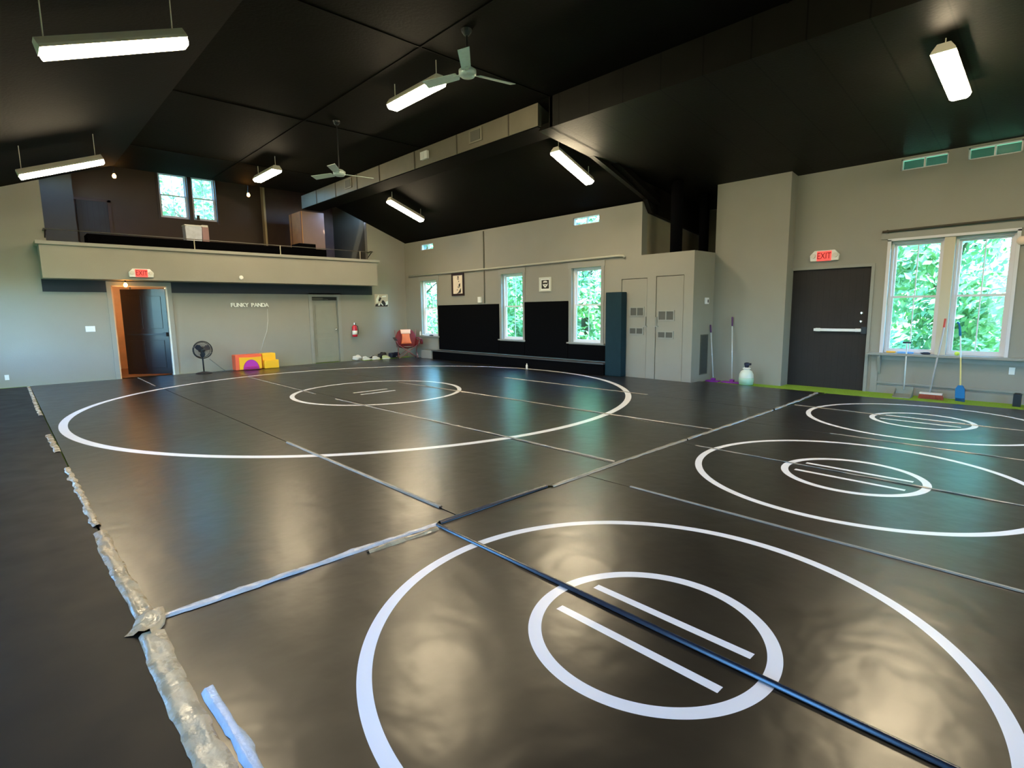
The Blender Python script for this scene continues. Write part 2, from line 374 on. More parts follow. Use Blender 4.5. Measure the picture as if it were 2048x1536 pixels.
# closed grey door further right on the far wall
d2=sempty('door_2',(7.25,YW,ZF))
DG=mat('grey_door_paint',(.27,.27,.22),.5,var=.06)
mb=MB(); mb.box((D2[0]-.1,YW-.02,ZF),(D2[0],YW,2.07)); mb.box((D2[1],YW-.02,ZF),(D2[1]+.1,YW,2.07)); mb.box((D2[0],YW-.02,D2[3]),(D2[1],YW,2.07)); obj('casing',mb,TRIM,d2)
mb=MB(); mb.box((D2[0]+.005,YW+.07,ZF+.02),(D2[1]-.005,YW+.11,1.86)); lf=obj('door_leaf',mb,DG,d2)
mb=MB(); mb.box((D2[0]+.12,YW+.062,.15),(D2[1]-.12,YW+.07,.72)); mb.box((D2[0]+.12,YW+.062,.85),(D2[1]-.12,YW+.07,1.72)); obj('panel',mb,DG,lf,bevel=.003)
mb=MB(); mb.lathe([(.012,0),(.012,-.04),(.03,-.045),(.035,-.06),(.025,-.08)],(D2[1]-.07,YW+.07,.98),16,'y'); obj('door_knob',mb,CHROME,lf,smooth=True)
mb=MB(); mb.box((D2[0]+.02,YW+.02,1.87),(D2[0]+.35,YW+.07,1.93)); mb.tube([(D2[0]+.3,YW+.03,1.9),(D2[0]+.5,YW-.02,1.88)],.01); obj('door_closer',mb,GRILLE,lf)
mb=MB(); mb.box((D2[0],YW+.05,1.86),(D2[1],YW+.12,1.96)); obj('transom',mb,mat('dark_gap',(.02,.02,.018),.8),d2)
# exit door, dark planks
d3=sempty('door_3',(X3,3.43,ZF))
mb=MB(); mb.box((X3+.03,D3[0]-.0,ZF),(X3+.08,D3[1]+.0,2.185)); lf=obj('door_leaf',mb,DARKDOOR,d3)
mb=MB(); mb.box((X3-.02,D3[0]-.05,ZF),(X3+.03,D3[0],2.23)); mb.box((X3-.02,D3[1],ZF),(X3+.03,D3[1]+.05,2.23)); mb.box((X3-.02,D3[0],2.18),(X3+.03,D3[1],2.23)); obj('casing',mb,TRIM,d3)
mb=MB(); mb.box((X3-.03,2.80,1.035),(X3+.0,3.58,1.085)); mb.box((X3,2.82,1.03),(X3+.04,2.9,1.09)); mb.box((X3,3.48,1.03),(X3+.04,3.56,1.09)); obj('push_bar',mb,WHITE,lf,bevel=.005)
mb=MB(); mb.box((X3-.03,2.72,1.0),(X3+.03,2.8,1.12)); obj('latch_box',mb,BLACK,lf)
for z in (1.22,1.37):
    mb=MB(); mb.lathe([(.03,0),(.03,-.015),(.015,-.03)],(X3+.03,2.82,z),14,'x'); obj('lock',mb,CHROME,lf)
# closet doors, flush, with small grilles
def closet_door(n,D,vents):
    d=sempty(n,(X1,(D[0]+D[1])/2,ZF))
    mb=MB(); mb.box((X1+.012,D[0]+.012,ZF),(X1+.05,D[1]-.012,D[3]-.012)); l=obj('door_leaf',mb,WALL,d)
    mb=MB(); mb.box((X1+.05,D[0]-.02,ZF),(X1+.08,D[1]+.02,D[3]+.02)); obj('dark_gap',mb,mat('crevice_dark',(.03,.028,.02),.9),d)
    for (y0,y1,z0,z1) in vents:
        mb=MB(); t=.022
        for q in ((y0,y1,z0-t,z0),(y0,y1,z1,z1+t),(y0-t,y0,z0-t,z1+t),(y1,y1+t,z0-t,z1+t),((y0+y1)/2-.012,(y0+y1)/2+.012,z0,z1)):
            mb.box((X1-.006,q[0],q[2]),(X1+.012,q[1],q[3]))
        g=obj('vent',mb,TRIM,l)
        mb=MB(); mb.box((X1+.005,y0,z0),(X1+.011,y1,z1))
        for k in range(7):
            zz=z0+(k+.5)*(z1-z0)/7; mb.box((X1,y0,zz-.003),(X1+.006,y1,zz+.003))
        obj('grille',mb,GRILLE,g)
    ys=D[0]+.03 if n=='door_4' else D[1]-.03
    mb=MB(); mb.box((X1-.02,ys-.012,1.13),(X1+.015,ys+.012,1.32)); mb.box((X1-.03,ys-.05,1.11),(X1-.01,ys+.05,1.13)); obj('handle',mb,TRIM,l)
    return d
closet_door('door_4',D4,[(6.60,6.92,1.35,1.51),(6.61,6.93,.955,1.07)])
closet_door('door_5',D5,[(5.88,6.22,1.26,1.43),(5.89,6.22,.89,1.0)])

# ---------------------------------------------------------------- windows
def window(n,f,u0,u1,z0,z1,casing=True,cm=None,header=.0,sashm=WHITE,muntin=True,depth=.2,sill=True,sides=(1,1)):
    """f maps (u, outward depth, z) to the room; a double-hung vinyl unit"""
    b=f((u0+u1)/2,0,z0); r=sempty(n,b); cm=cm or TRIM
    def P(nm,boxes,m,par=r):
        mb=MB(f)
        for q in boxes: mb.box(*q)
        o=obj(nm,mb,m,par)
        return o
    t=.035; d0,d1=.07,.17
    P('window_frame',[((u0,d0,z0),(u0+t,d1,z1)),((u1-t,d0,z0),(u1,d1,z1)),((u0+t,d0,z0),(u1-t,d1,z0+t)),((u0+t,d0,z1-t),(u1-t,d1,z1))],sashm)
    zm=z0+(z1-z0)*.505; s=.035; a,b2=u0+t,u1-t
    for k,(za,zb,da) in enumerate(((zm-.015,z1-t,.125),(z0+t,zm+.02,.09))):
        o=P('sash',[((a,da,za),(a+s,da+.03,zb)),((b2-s,da,za),(b2,da+.03,zb)),((a+s,da,za),(b2-s,da+.03,za+s)),((a+s,da,zb-s),(b2-s,da+.03,zb))],sashm)
        if muntin: P('muntin',[(((a+b2)/2-.008,da+.008,za+s),((a+b2)/2+.008,da+.022,zb-s))],sashm,o)
        P('pane',[((a+s,da+.013,za+s),(b2-s,da+.017,zb-s))],GLASS,o)
    if casing:
        c=.085; L_,R_=c*sides[0],c*sides[1]; q=[]
        if sides[0]: q.append(((u0-L_,-.02,z0-.02),(u0,0,z1)))
        if sides[1]: q.append(((u1,-.02,z0-.02),(u1+R_,0,z1)))
        q.append(((u0-L_-.02,-.025,z1),(u1+R_+.02,0,z1+.10+header)))
        P('casing',q,cm)
    if sill: P('sill',[((u0-.12,-.06,z0-.035),(u1+.12,.07,z0-.002))],cm)
    return r
fR1=lambda u,w_,z:(X1+w_,u,z)
fR2=lambda u,w_,z:(X3+w_,u,z)
fL=lambda u,w_,z:(XL-w_,u,z)
fLoft=lambda u,w_,z:(u,YL+w_,z)
fBk=lambda u,w_,z:(u,YB_-w_,z)
WIN=[0]
def wn_(): WIN[0]+=1; return 'window_%d'%WIN[0]
for q in W1: window(wn_(),fR1,*q,header=.03)
LAV=mat('white_gloss_trim',(.66,.64,.66),.4)
for i,q in enumerate(W2):
    q=(q[0]*1.009,q[1]*1.009,(q[2]-1.5)*1.009+1.5,(q[3]-1.5)*1.009+1.5)
    window(wn_(),fR2,*q,casing=False,sill=False,sashm=LAV)
mb=MB(); mb.box((X3-.02,1.585,.68),(X3+.02,1.725,2.57)); struct('trim_3',mb,mat('beige_mullion',(.55,.50,.38),.5))
mb=MB()
mb.box((X3-.02,2.45,.68),(X3,2.50,2.60)); mb.box((X3-.02,.82,.68),(X3,.865,2.60)); mb.box((X3-.02,.82,2.58),(X3,2.50,2.62)); struct('trim_4',mb,LAV)
mb=MB(); mb.box((X3-.02,.75,2.62),(X3,2.6,2.72)); struct('trim_5',mb,TRIM)
def hopper(q,f):
    u0,u1,z0,z1=q; r=sempty(wn_(),f((u0+u1)/2,0,z0)); mb=MB(f); t=.02
    for b_ in (((u0,.03,z0),(u0+t,.1,z1)),((u1-t,.03,z0),(u1,.1,z1)),((u0,.03,z0),(u1,.1,z0+t)),((u0,.03,z1-t),(u1,.1,z1)),(((u0+u1)/2-.012,.04,z0),((u0+u1)/2+.012,.1,z1))): mb.box(*b_)
    o=obj('window_frame',mb,WHITE,r)
    mb=MB(f); mb.box((u0+t,.06,z0+t),(u1-t,.064,z1-t)); obj('pane',mb,GLASS,r)
for q in H1: hopper(q,fR1)
for q in H2: hopper((q[0]*1.009,q[1]*1.009,(q[2]-1.5)*1.009+1.5,(q[3]-1.5)*1.009+1.5),fR2)
for q in LWn: window(wn_(),fLoft,*q,casing=False,sill=False)
mb=MB(); mb.box((4.45,YL-.02,4.2),(4.55,YL+.02,5.55)); mb.box((3.66,YL-.02,4.2),(3.72,YL,5.58)); mb.box((5.2,YL-.02,4.2),(5.26,YL,5.58)); struct('trim_6',mb,mat('dark_brown_trim',(.05,.03,.025),.5))
for u0,u1,z0,z1 in LW: window(wn_(),fL,u0,u1,z0,z1)
for u0,u1,z0,z1 in BW: window(wn_(),fBk,u0,u1,z0,z1)
# sill shelf under the near window pair with moulding
mb=MB(); mb.box((X3-.16,.35,.645),(X3,2.66,.68)); mb.box((X3-.05,.4,.56),(X3,2.6,.645)); mb.box((X3-.03,2.5,.0),(X3,2.6,.56)); 
mb.prism([(X3,.3),(X3-.03,.34),(X3-.13,.6),(X3-.13,.645),(X3,.645)],'y',2.46,2.5) ; mb.box((X3-.03,.36,.14),(X3,2.5,.17))
struct('trim_7',mb,TRIM)
# wainscot panels
mb=MB(); mb.box((X1-.02,14.1,.28),(X1,15.0,.62)); struct('trim_8',mb,TRIM)
mb=MB(); mb.box((X3-.02,.0,ZF),(X3,2.6,.10)); struct('baseboard_right',mb,TRIM)

# ================================================================ MATS on the floor
def floor_mat(x0,x1,y0,y1,label,wav=.003,edge=None,m=MATV):
    nx=max(2,int((x1-x0)/.25)); ny=max(4,int((y1-y0)/.25)); ph=random.random()*6
    g=.006
    def top(u,v):
        x=x0+g+(x1-x0-2*g)*u; y=y0+g+(y1-y0-2*g)*v
        e=min(u,1-u)*(x1-x0)
        if edge and u>.999: x+=edge(y)
        z=-wav*.5+wav*.5*math.sin(x*2.1+ph)*math.sin(y*1.3+ph)
        return (x,y,z)
    mb=MB(); bm=mb.bm
    V=[[bm.verts.new(top(i/nx,j/ny)) for j in range(ny+1)] for i in range(nx+1)]
    for i in range(nx):
        for j in range(ny): bm.faces.new((V[i][j],V[i+1][j],V[i+1][j+1],V[i][j+1]))
    sv={}
    def dupv(v):
        return bm.verts.new(v.co)
    per=[V[i][0] for i in range(nx+1)]+[V[nx][j] for j in range(1,ny+1)]+[V[i][ny] for i in range(nx-1,-1,-1)]+[V[0][j] for j in range(ny-1,0,-1)]
    per=[dupv(v) for v in per]
    low=[bm.verts.new((v.co.x,v.co.y,ZF+.001)) for v in per]
    n=len(per)
    for i in range(n): bm.faces.new((per[i],low[i],low[(i+1)%n],per[(i+1)%n]))
    o=obj('wrestling_mat',mb,m,smooth=False)
    for p in o.data.polygons: p.use_smooth=abs(p.normal.z)>.8
    return tag(o,label,'mat','black wrestling mats covering the floor')
xs=[.375,2.33,4.25,6.2,8.15,10.08]
lab=['black mat strip with the left arc of the big ring, along the taped left edge','black mat strip second from the taped left edge under the big ring',
 'black mat strip through the left bar ends of the big ring','black mat strip through the right of the big ring center','black mat strip beneath the far windows at the right arc of the big ring']
for i,(a,b) in enumerate(zip(xs,xs[1:])): floor_mat(a,b,3.07,(15.62 if i<4 else 15.3) if i<4 else 15.3,lab[i])
floor_mat(10.08,10.4,3.07,5.42,'narrow black mat piece at the foot of the closet side and pier',edge=lambda y:.0)
xs2=[.375,2.11,3.765,5.44,7.06,8.78,10.35]
lab2=['nearest black mat, left half of the nearest small ring','black mat, right half of the nearest small ring','black mat, left half of the middle small ring',
 'black mat, right half of the middle small ring','black mat, left half of the small ring beside the near windows','black mat, right half of the small ring beside the near windows']
for i,(a,b) in enumerate(zip(xs2,xs2[1:])): floor_mat(a,b,-2.4,3.04,lab2[i],edge=(lambda y:.12+.05*math.sin(y*2.2)-max(0,y-2)*.14) if i==5 else None)
floor_mat(-.86,.374,-2.6,15.55,'long plain black mat strip left of the wrinkled tape, along the left wall',m=MATD)

def tape(pts,width,label,m=TAPE,z=.006,amp=.006,ragged=.012,name='seam_tape',welt=False):
    P=[Vector((x,y,0)) for x,y in pts]; L=[0]
    for a,b in zip(P,P[1:]): L.append(L[-1]+(b-a).length)
    n=max(6,int(L[-1]/.03)); mb=MB(); bm=mb.bm; rows=[]
    K=5
    rp=[random.uniform(-1,1) for _ in range(n+2)]
    for i in range(n+1):
        s=L[-1]*i/n; k=0
        while k<len(L)-2 and s>L[k+1]: k+=1
        t=(s-L[k])/max(1e-6,L[k+1]-L[k]); p=P[k].lerp(P[k+1],t); d=(P[k+1]-P[k]).normalized(); nn=Vector((-d.y,d.x,0))
        row=[]
        for j in range(K+1):
            q=(j/K-.5)*width
            if j in (0,K) and not welt: q+=rp[i//4]*ragged*.5+ragged*.7*mnoise.noise(Vector((s*6,j*3,2)))
            hh=z+ (amp*(.5+.9*mnoise.noise(Vector((s*7,j*1.1,z*900+len(pts)*3)))+.5*mnoise.noise(Vector((s*22,j*2.3,1)))) if not welt else amp*math.sqrt(max(0,1-(2*j/K-1)**2)))
            if j in (0,K): hh=.001
            row.append(bm.verts.new((p.x+nn.x*q,p.y+nn.y*q,hh)))
        rows.append(row)
    for a,b in zip(rows,rows[1:]):
        for j in range(K): bm.faces.new((a[j],a[j+1],b[j+1],b[j]))
    o=obj(name,mb,m,smooth=True)
    return tag(o,label,'tape')
G='strips of tape and welt along the mat seams'
tape([(.375,.3),(.38,1.2),(.378,1.85),(.372,2.6),(.378,2.925)],.105,'wide wrinkled clear tape at the lower left, nearest the camera',amp=.012)
tape([(.475,.3),(.475,1.6),(.47,2.3)],.05,'narrow bluish tape lapping over the wide wrinkled tape at lower left',m=mat('bluish_tape',(.5,.55,.6),.25,var=.3,scale=14,bump=.6,bscale=30),z=.013,amp=.006)
tape([(.345,2.93),(.42,3.02),(.43,3.12)],.13,'crumpled tape knot where the left edge meets the cross seam',amp=.03,ragged=.05)
tape([(.385,3.12),(.375,3.8),(.37,4.6)],.085,'wrinkled clear tape on the left mat edge just beyond the corner knot',amp=.014)
tape([(.372,4.75),(.362,5.9),(.36,6.82)],.05,'thinner torn tape on the left mat edge below the big ring',amp=.010,ragged=.02)
tape([(.345,7.72),(.33,8.95)],.06,'short pale tape patch crossed by the left arc of the big ring',amp=.006)
tape([(.335,10.8),(.34,13.0),(.35,15.5)],.05,'long faint tape strip near the far left corner',amp=.004)
tape([(.45,3.055),(1.0,3.05),(1.6,3.055),(2.12,3.045)],.055,'whitish wrinkled tape on the cross seam left of the nearest ring',m=mat('whitish_tape',(.55,.55,.53),.25,var=.35,scale=11,bump=.6,bscale=30,spec=.8),amp=.012)
tape([(1.55,2.985),(2.08,2.985)],.04,'crumpled brownish tape end beside the welt corner',amp=.014)
tape([(2.145,3.05),(2.9,3.06),(3.27,3.06)],.035,'dark bluish welt on the cross seam above the nearest ring',m=DSEAM,amp=.014,welt=True)
tape([(3.3,3.03),(4.4,3.06),(5.6,3.06)],.05,'beige tape on the middle of the long cross seam',m=SEAM,amp=.008)
tape([(5.62,3.06),(7.0,3.06),(8.1,3.07)],.045,'grey tape on the cross seam beside the second small ring',m=SEAM,amp=.010)
tape([(8.15,3.07),(9.2,3.09),(10.25,3.15)],.045,'bright curled tape at the end of the cross seam by the green turf',m=SEAM,amp=.018)
tape([(2.335,3.3),(2.33,4.6),(2.32,6.3)],.035,'beige seam tape with a rounded end, left of the big ring lower edge',m=SEAM,amp=.010,welt=True)
tape([(4.3,3.1),(4.28,4.8),(4.2,7.0),(4.15,8.9)],.03,'beige seam tape running up into the inner circle of the big ring',m=SEAM,amp=.006)
tape([(4.16,9.7),(4.2,13.5)],.03,'beige seam tape behind the inner circle of the big ring',m=SEAM,amp=.005)
tape([(6.32,3.1),(6.25,4.6),(6.2,7.5),(6.1,10.0)],.028,'faint seam tape right of the inner circle of the big ring',m=SEAM,amp=.005)
tape([(8.15,5.2),(8.15,8.9)],.025,'faint seam tape at the right arc of the big ring near the closet',m=SEAM,amp=.004)
tape([(2.3,13.4),(2.32,15.5)],.03,'short seam tape in front of the open door',m=SEAM,amp=.005)
tape([(2.11,3.03),(2.11,1.4),(2.11,-2.3)],.028,'dark blue welt between the bars of the nearest small ring',m=DSEAM,amp=.014,welt=True)
tape([(3.765,2.55),(3.765,1.2),(3.765,-.5)],.022,'straight pale seam tape between the first and second small rings',m=SEAM,amp=.006,welt=True)
tape([(5.44,2.85),(5.44,1.2),(5.44,-.3)],.014,'thin grey seam tape through the middle small ring',m=SEAM,amp=.003)
tape([(7.06,2.0),(7.06,.3)],.018,'faint seam tape between the second and third small rings',m=SEAM,amp=.003)
tape([(8.78,3.0),(8.72,1.6),(8.75,-.2)],.016,'thin seam tape through the farthest small ring by the windows',m=SEAM,amp=.003)

# ================================================================ LIGHTS hung from the ceiling
def strip_light(label,c,along,half=.6,tilt=0,gap=.25):
    """a hung fluorescent strip: channel, lens, two rods"""
    r=thing('fluorescent_light',label,'light',c,'hanging fluorescent strip lights')
    ca,sa=math.cos(tilt),math.sin(tilt)
    def F(u,v,z):
        if along=='x': return (c[0]+u*ca-z*sa, c[1]+v, c[2]+u*sa+z*ca)
        return (c[0]+v, c[1]+u, c[2]+z)
    mb=MB(F); mb.prism([(-.115,.045),(.115,.045),(.105,.075),(.06,.14),(-.06,.14),(-.105,.075)],'x',-half,half); obj('housing',mb,LAMPW,r)
    mb=MB(F); mb.prism([(-.10,.012),(-.07,-.012),(.07,-.012),(.10,.012),(.108,.045),(-.108,.045)],'x',-half+.01,half-.01); obj('diffuser',mb,TUBE,r)
    for s in (-1,1):
        p=Vector(F(s*(half-.08),0,.138)); z=ceil_z(p.x)
        if p.x>6.95 and p.y<6.4: z=zl(p.x)
        mb=MB(); mb.tube([tuple(p),(p.x,p.y,max(z,p.z+.03))],.006,6); obj('hanger_rod',mb,LAMPW,r)
    return r
aS=math.atan(SL)
strip_light('hanging strip light at the upper left, largest and nearest',(1.10,6.5,3.96),'x',.62,aS)
strip_light('hanging strip light at the far left above the loft parapet',(1.10,12.3,3.96),'x',.62,aS)
strip_light('hanging strip light behind the nearer ceiling fan, running lengthwise',(4.80,7.1,4.60),'y',.62)
strip_light('hanging strip light in front of the loft, left of the farther ceiling fan',(4.86,13.3,4.60),'y',.62)
strip_light('hanging strip light over the right slope, left of the pier',(8.25,7.02,4.13),'x',.55,-aS)
strip_light('hanging strip light over the right slope nearest the far corner',(8.25,12.85,4.13),'x',.55,-aS)
strip_light('glaring strip light at the upper right below the board ceiling',(8.3,1.35,4.08),'x',.60,-.125)
strip_light('strip light above and behind the camera over the nearest mats',(4.80,.2,4.60),'y',.62)

# ---------------------------------------------------------------- ceiling fans
def ceiling_fan(c,base,label,r=.66):
    t=thing('ceiling_fan',label,'fan',c,'three-bladed ceiling fans')
    mb=MB(); mb.lathe([(.02,-.03),(.085,-.03),(.11,.0),(.11,.045),(.06,.08),(.02,.09)],c,24); hub=obj('motor_hub',mb,FANW,t,smooth=True)
    mb=MB(); mb.tube([(c[0],c[1],c[2]+.08),(c[0],c[1],ZC-.06)],.012,8); obj('downrod',mb,BLACK,t)
    mb=MB(); mb.lathe([(.03,-.07),(.06,-.03),(.07,0)],(c[0],c[1],ZC-.002),16); obj('canopy',mb,BLACK,t)
    for k in range(3):
        a=math.radians(base+120*k)
        def F(u,v,z): return (c[0]+u*math.cos(a)-v*math.sin(a), c[1]+u*math.sin(a)+v*math.cos(a), c[2]+z+v*.28)
        mb=MB(F); mb.prism([(.15,-.052),(.17,-.062),(r,-.075),(r,.06),(.17,.05),(.15,.045)],'z',.005,.014); obj('blade',mb,FANW,t)
        mb=MB(F); mb.box((.09,-.02,.0),(.2,.02,.008)); obj('blade_arm',mb,FANW,t)
    return t
ceiling_fan((4.6,5.63,4.43),-12,'large pale three-bladed ceiling fan nearest the camera')
ceiling_fan((4.87,9.75,4.02),-8,'smaller-looking pale ceiling fan farther off, in front of the metal duct',.63)

# ---------------------------------------------------------------- duct
t=thing('air_duct','long painted metal air duct running under the ceiling toward the loft','duct',(7.2,11,4.55))
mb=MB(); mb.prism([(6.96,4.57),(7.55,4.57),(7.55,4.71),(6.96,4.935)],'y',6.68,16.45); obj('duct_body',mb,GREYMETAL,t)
mb=MB(); mb.box((6.975,6.70,4.552),(7.55,16.45,4.569)); obj('duct_underside',mb,mat('duct_shade_black',(.004,.004,.0035),.9,spec=.05),t)  # black sheet puts the shade under the duct into its colour
for y in (7.4,8.9,10.4,11.9,13.0,14.2,15.4):
    mb=MB(); mb.box((6.945,y-.012,4.565),(6.96,y+.012,4.93)); obj('seam_band',mb,mat('duct_seam',(.08,.07,.05),.5),t)
for y in (13.45,8.3):
    mb=MB(); mb.box((6.935,y-.19,4.66),(6.958,y+.19,4.90)); g=obj('register',mb,mat('register_paint',(.2,.18,.13),.5),t)
    mb=MB(); mb.box((6.928,y-.14,4.69),(6.936,y+.14,4.87)); obj('grille',mb,GRILLE,g)
mb=MB(); mb.box((6.90,9.85,4.68),(6.958,10.1,4.84)); mb.box((6.895,9.96,4.69),(6.90,9.99,4.83)); tag(obj('emergency_light',mb,WHITEP,bevel=.005),'small white box fixed on the side of the long duct','box')
# flue pipes above the closet
FL=mat('black_flue_metal',(.002,.002,.0025),.9,spec=.05)
mb=MB(); mb.tube([(10.25,5.95,2.625),(10.25,5.95,4.02)],.12,16); tag(obj('flue_pipe',mb,FL,smooth=True),'black flue pipe rising from the closet top toward its middle','pipe')
mb=MB(); mb.tube([(11.30,5.9,2.621),(11.30,5.9,3.90)],.10,16); tag(obj('flue_pipe',mb,FL,smooth=True),'black flue pipe rising beside the pier edge','pipe')

# ================================================================ right far wall fittings
for (y0,y1,z0,z1,l) in ((11.19,14.02,.30,1.67,'wide black wall pad left of the middle window'),(8.69,10.18,.30,1.70,'square black wall pad between the middle and right windows'),(10.18,11.19,.30,.66,'low black wall pad under the middle window'),(7.50,8.69,.30,.66,'low black wall pad under the right window')):
    mb=MB(); mb.box((X1-.05,y0+.004,z0),(X1-.001,y1-.004,z1)); tag(obj('wall_pad',mb,PAD,bevel=.012),l,'pad','black wall pads')
t=thing('padded_bench','long low black bench along the foot of the window wall','bench',(9.95,10.8,0))
mb=MB(); mb.box((9.86,7.46,0.002),(X1-.001,14.1,.25)); obj('bench_body',mb,PAD,t)
mb=MB(); mb.box((9.84,7.46,.25),(X1-.001,14.15,.275)); obj('ledge_top',mb,mat('grey_ledge',(.06,.06,.06),.4),t)
mb=MB(); mb.box((9.86,14.16,.002),(X1-.001,14.75,.26)); tag(obj('plinth',mb,TRIM,bevel=.006),'low grey boxed plinth at the left end of the black bench','box')
mb=MB(); mb.box((9.90,7.02,.0),(X1-.002,7.45,1.86)); 
tag(obj('folded_mat',mb,TEALPAD,bevel=.02),'tall dark teal folded mat standing against the wall by the closet door','mat')
# conduit pipes and boxes
mb=MB(); mb.tube([(X1-.04,15.62,2.64),(X1-.04,11.5,2.64),(X1-.04,7.22,2.65),(X1-.04,7.12,2.64),(X1-.03,7.07,2.6)],.026,10); tag(obj('conduit_pipe',mb,mat('pale_pipe_paint',(.48,.46,.38),.5),smooth=True),'long horizontal conduit pipe above the three far windows','pipe')
mb=MB(); mb.tube([(X1-.016,11.81,2.66),(X1-.016,11.81,3.68)],.015,8); mb.tube([(X1-.016,11.81,1.70),(X1-.016,11.81,2.62)],.015,8); tag(obj('conduit',mb,mat('olive_conduit',(.16,.155,.12),.6),smooth=True),'thin vertical conduit from the ceiling down beside the portrait frame','pipe')
mb=MB(); mb.box((X1-.06,11.92,1.72),(X1-.001,12.06,1.88)); tag(obj('wall_switch_box',mb,WHITEP,bevel=.006),'small white box on the wall above the wide black pad','switch')

# pictures
def picture(n,label,f,u0,u1,z0,z1,fr,fm,mt,mm,art):
    b=f((u0+u1)/2,0,z0); t=thing(n,label,'picture',b)
    mb=MB(f)
    for q in (((u0,-.03,z0),(u0+fr,0,z1)),((u1-fr,-.03,z0),(u1,0,z1)),((u0+fr,-.03,z0),(u1-fr,0,z0+fr)),((u0+fr,-.03,z1-fr),(u1-fr,0,z1))): mb.box(*q)
    obj('frame',mb,fm,t)
    mb=MB(f); mb.box((u0+fr,-.012,z0+fr),(u1-fr,-.002,z1-fr)); sh=obj('print',mb,mm,t)
    U=lambda a:u1-fr-(u1-u0-2*fr)*a      # a runs left to right as seen
    Z=lambda a:z0+fr+(z1-z0-2*fr)*a
    for k,(poly,m) in enumerate(art):
        mb=MB(f); mb.prism([(U(a),Z(b_)) for a,b_ in poly],'y',-.0135-.0008*k,-.012)
        obj('printed_shape',mb,m,sh)
    return t
INK=mat('print_ink',(.02,.015,.012),.7); CREAM=mat('print_cream',(.78,.66,.52),.7,var=.05); INK2=mat('print_grey',(.3,.25,.2),.7); PW=mat('print_white',(.8,.78,.7),.7)
def ell(cx,cy,rx,ry,n=14,a0=0,a1=2*PI): return [(cx+rx*math.cos(a0+(a1-a0)*k/n),cy+ry*math.sin(a0+(a1-a0)*k/n)) for k in range(n)]
fRw=lambda u,w_,z:(X1+w_,u,z)
fFar=lambda u,w_,z:(u,YW+w_,z)
picture('portrait_picture','tall dark-framed cream portrait print between the left and middle far windows',fRw,12.72,13.31,1.94,2.60,.06,mat('dark_frame_wood',(.02,.008,.008),.4),0,CREAM,
 [([(.52,.98),(.44,.88),(.62,.88)],INK),([(.46,.87),(.4,.8),(.55,.72),(.62,.8),(.6,.88)],INK2),([(.55,.7),(.64,.66),(.56,.62)],INK),([(.60,.52),(.74,.56),(.72,.36),(.58,.42)],INK),([(.5,.42),(.6,.4),(.7,.36),(.6,.3),(.48,.32)],INK2),([(.36,.2),(.44,.26),(.5,.2),(.42,.17)],INK2),([(.8,.3),(.78,.06),(.38,.0),(.55,.08)],INK)])
picture('face_picture','small white-framed black picture of a pale face between the middle and right far windows',fRw,9.26,9.66,1.95,2.30,.035,mat('pale_frame',(.62,.62,.54),.5),0,mat('mount_white',(.85,.84,.78),.7),
 [([(.12,.12),(.88,.12),(.88,.88),(.12,.88)],INK),(ell(.5,.70,.22,.11,14,0,PI)+[(.28,.66),(.72,.66)],PW),([(.24,.56),(.30,.5),(.5,.52),(.70,.5),(.78,.6),(.74,.44),(.62,.28),(.5,.2),(.38,.28),(.28,.42)],PW),(ell(.5,.40,.07,.04),INK)])
t=thing('canvas_picture','frameless black and white canvas on the far wall left of the corner','picture',(9.15,YW,1.65))
mb=MB(fFar); mb.box((8.92,-.03,1.65),(9.40,-.001,2.06)); sh=obj('canvas',mb,mat('canvas_tan',(.55,.46,.34),.8,var=.1),t,bevel=.006)
arts=[(INK,[(8.92,1.66),(9.38,1.66),(9.38,1.72),(9.2,1.78),(8.94,1.74)]),(PW,[(8.96,1.9),(9.05,2.04),(9.08,2.0),(9.02,1.8),(8.97,1.78)]),(INK,[(9.04,1.86),(9.1,1.97),(9.16,1.93),(9.09,1.82)]),(PW,[(9.18,2.0),(9.33,2.02),(9.33,1.97),(9.18,1.96)]),(INK,[(9.14,1.72),(9.17,1.86),(9.24,1.86),(9.32,1.74)]),(PW,[(9.02,1.70),(9.06,1.78),(9.11,1.76),(9.08,1.69)]),(PW,[(9.12,1.76),(9.19,1.69),(9.22,1.70),(9.15,1.78)]),(PW,[(9.30,1.70),(9.38,1.74),(9.39,1.84),(9.31,1.82)])]
for k,(m,p) in enumerate(arts):
    mb=MB(fFar); mb.prism(p,'y',-.0315-.0007*k,-.03); obj('printed_shape',mb,m,sh)

# ================================================================ far wall fittings
def text_mesh(body,size,extr,name,m,parent,mapf,align='CENTER'):
    cu=bpy.data.curves.new(name,'FONT'); cu.body=body; cu.size=size; cu.extrude=extr; cu.align_x=align; cu.align_y='CENTER'; cu.offset=.0045 if name=='letter' else .001
    tmp=bpy.data.objects.new('tmp',cu); C.objects.link(tmp); bpy.context.view_layer.update()
    me=bpy.data.meshes.new_from_object(tmp.evaluated_get(bpy.context.evaluated_depsgraph_get()))
    w_=max(v.co.x for v in me.vertices)-min(v.co.x for v in me.vertices)
    base=Vector(parent['_base'])
    for v in me.vertices: v.co=Vector(mapf(v.co.x,v.co.y,v.co.z))-base
    bpy.data.objects.remove(tmp); me.materials.clear(); me.materials.append(m)
    o=bpy.data.objects.new(name,me); C.objects.link(o); o.parent=parent; return o
t=thing('wall_lettering','white raised capital lettering on the far wall above the toy blocks','sign',(5.1,YW,1.66))
LET=mat('white_letter',(.95,.93,.84),.5)
x=4.60
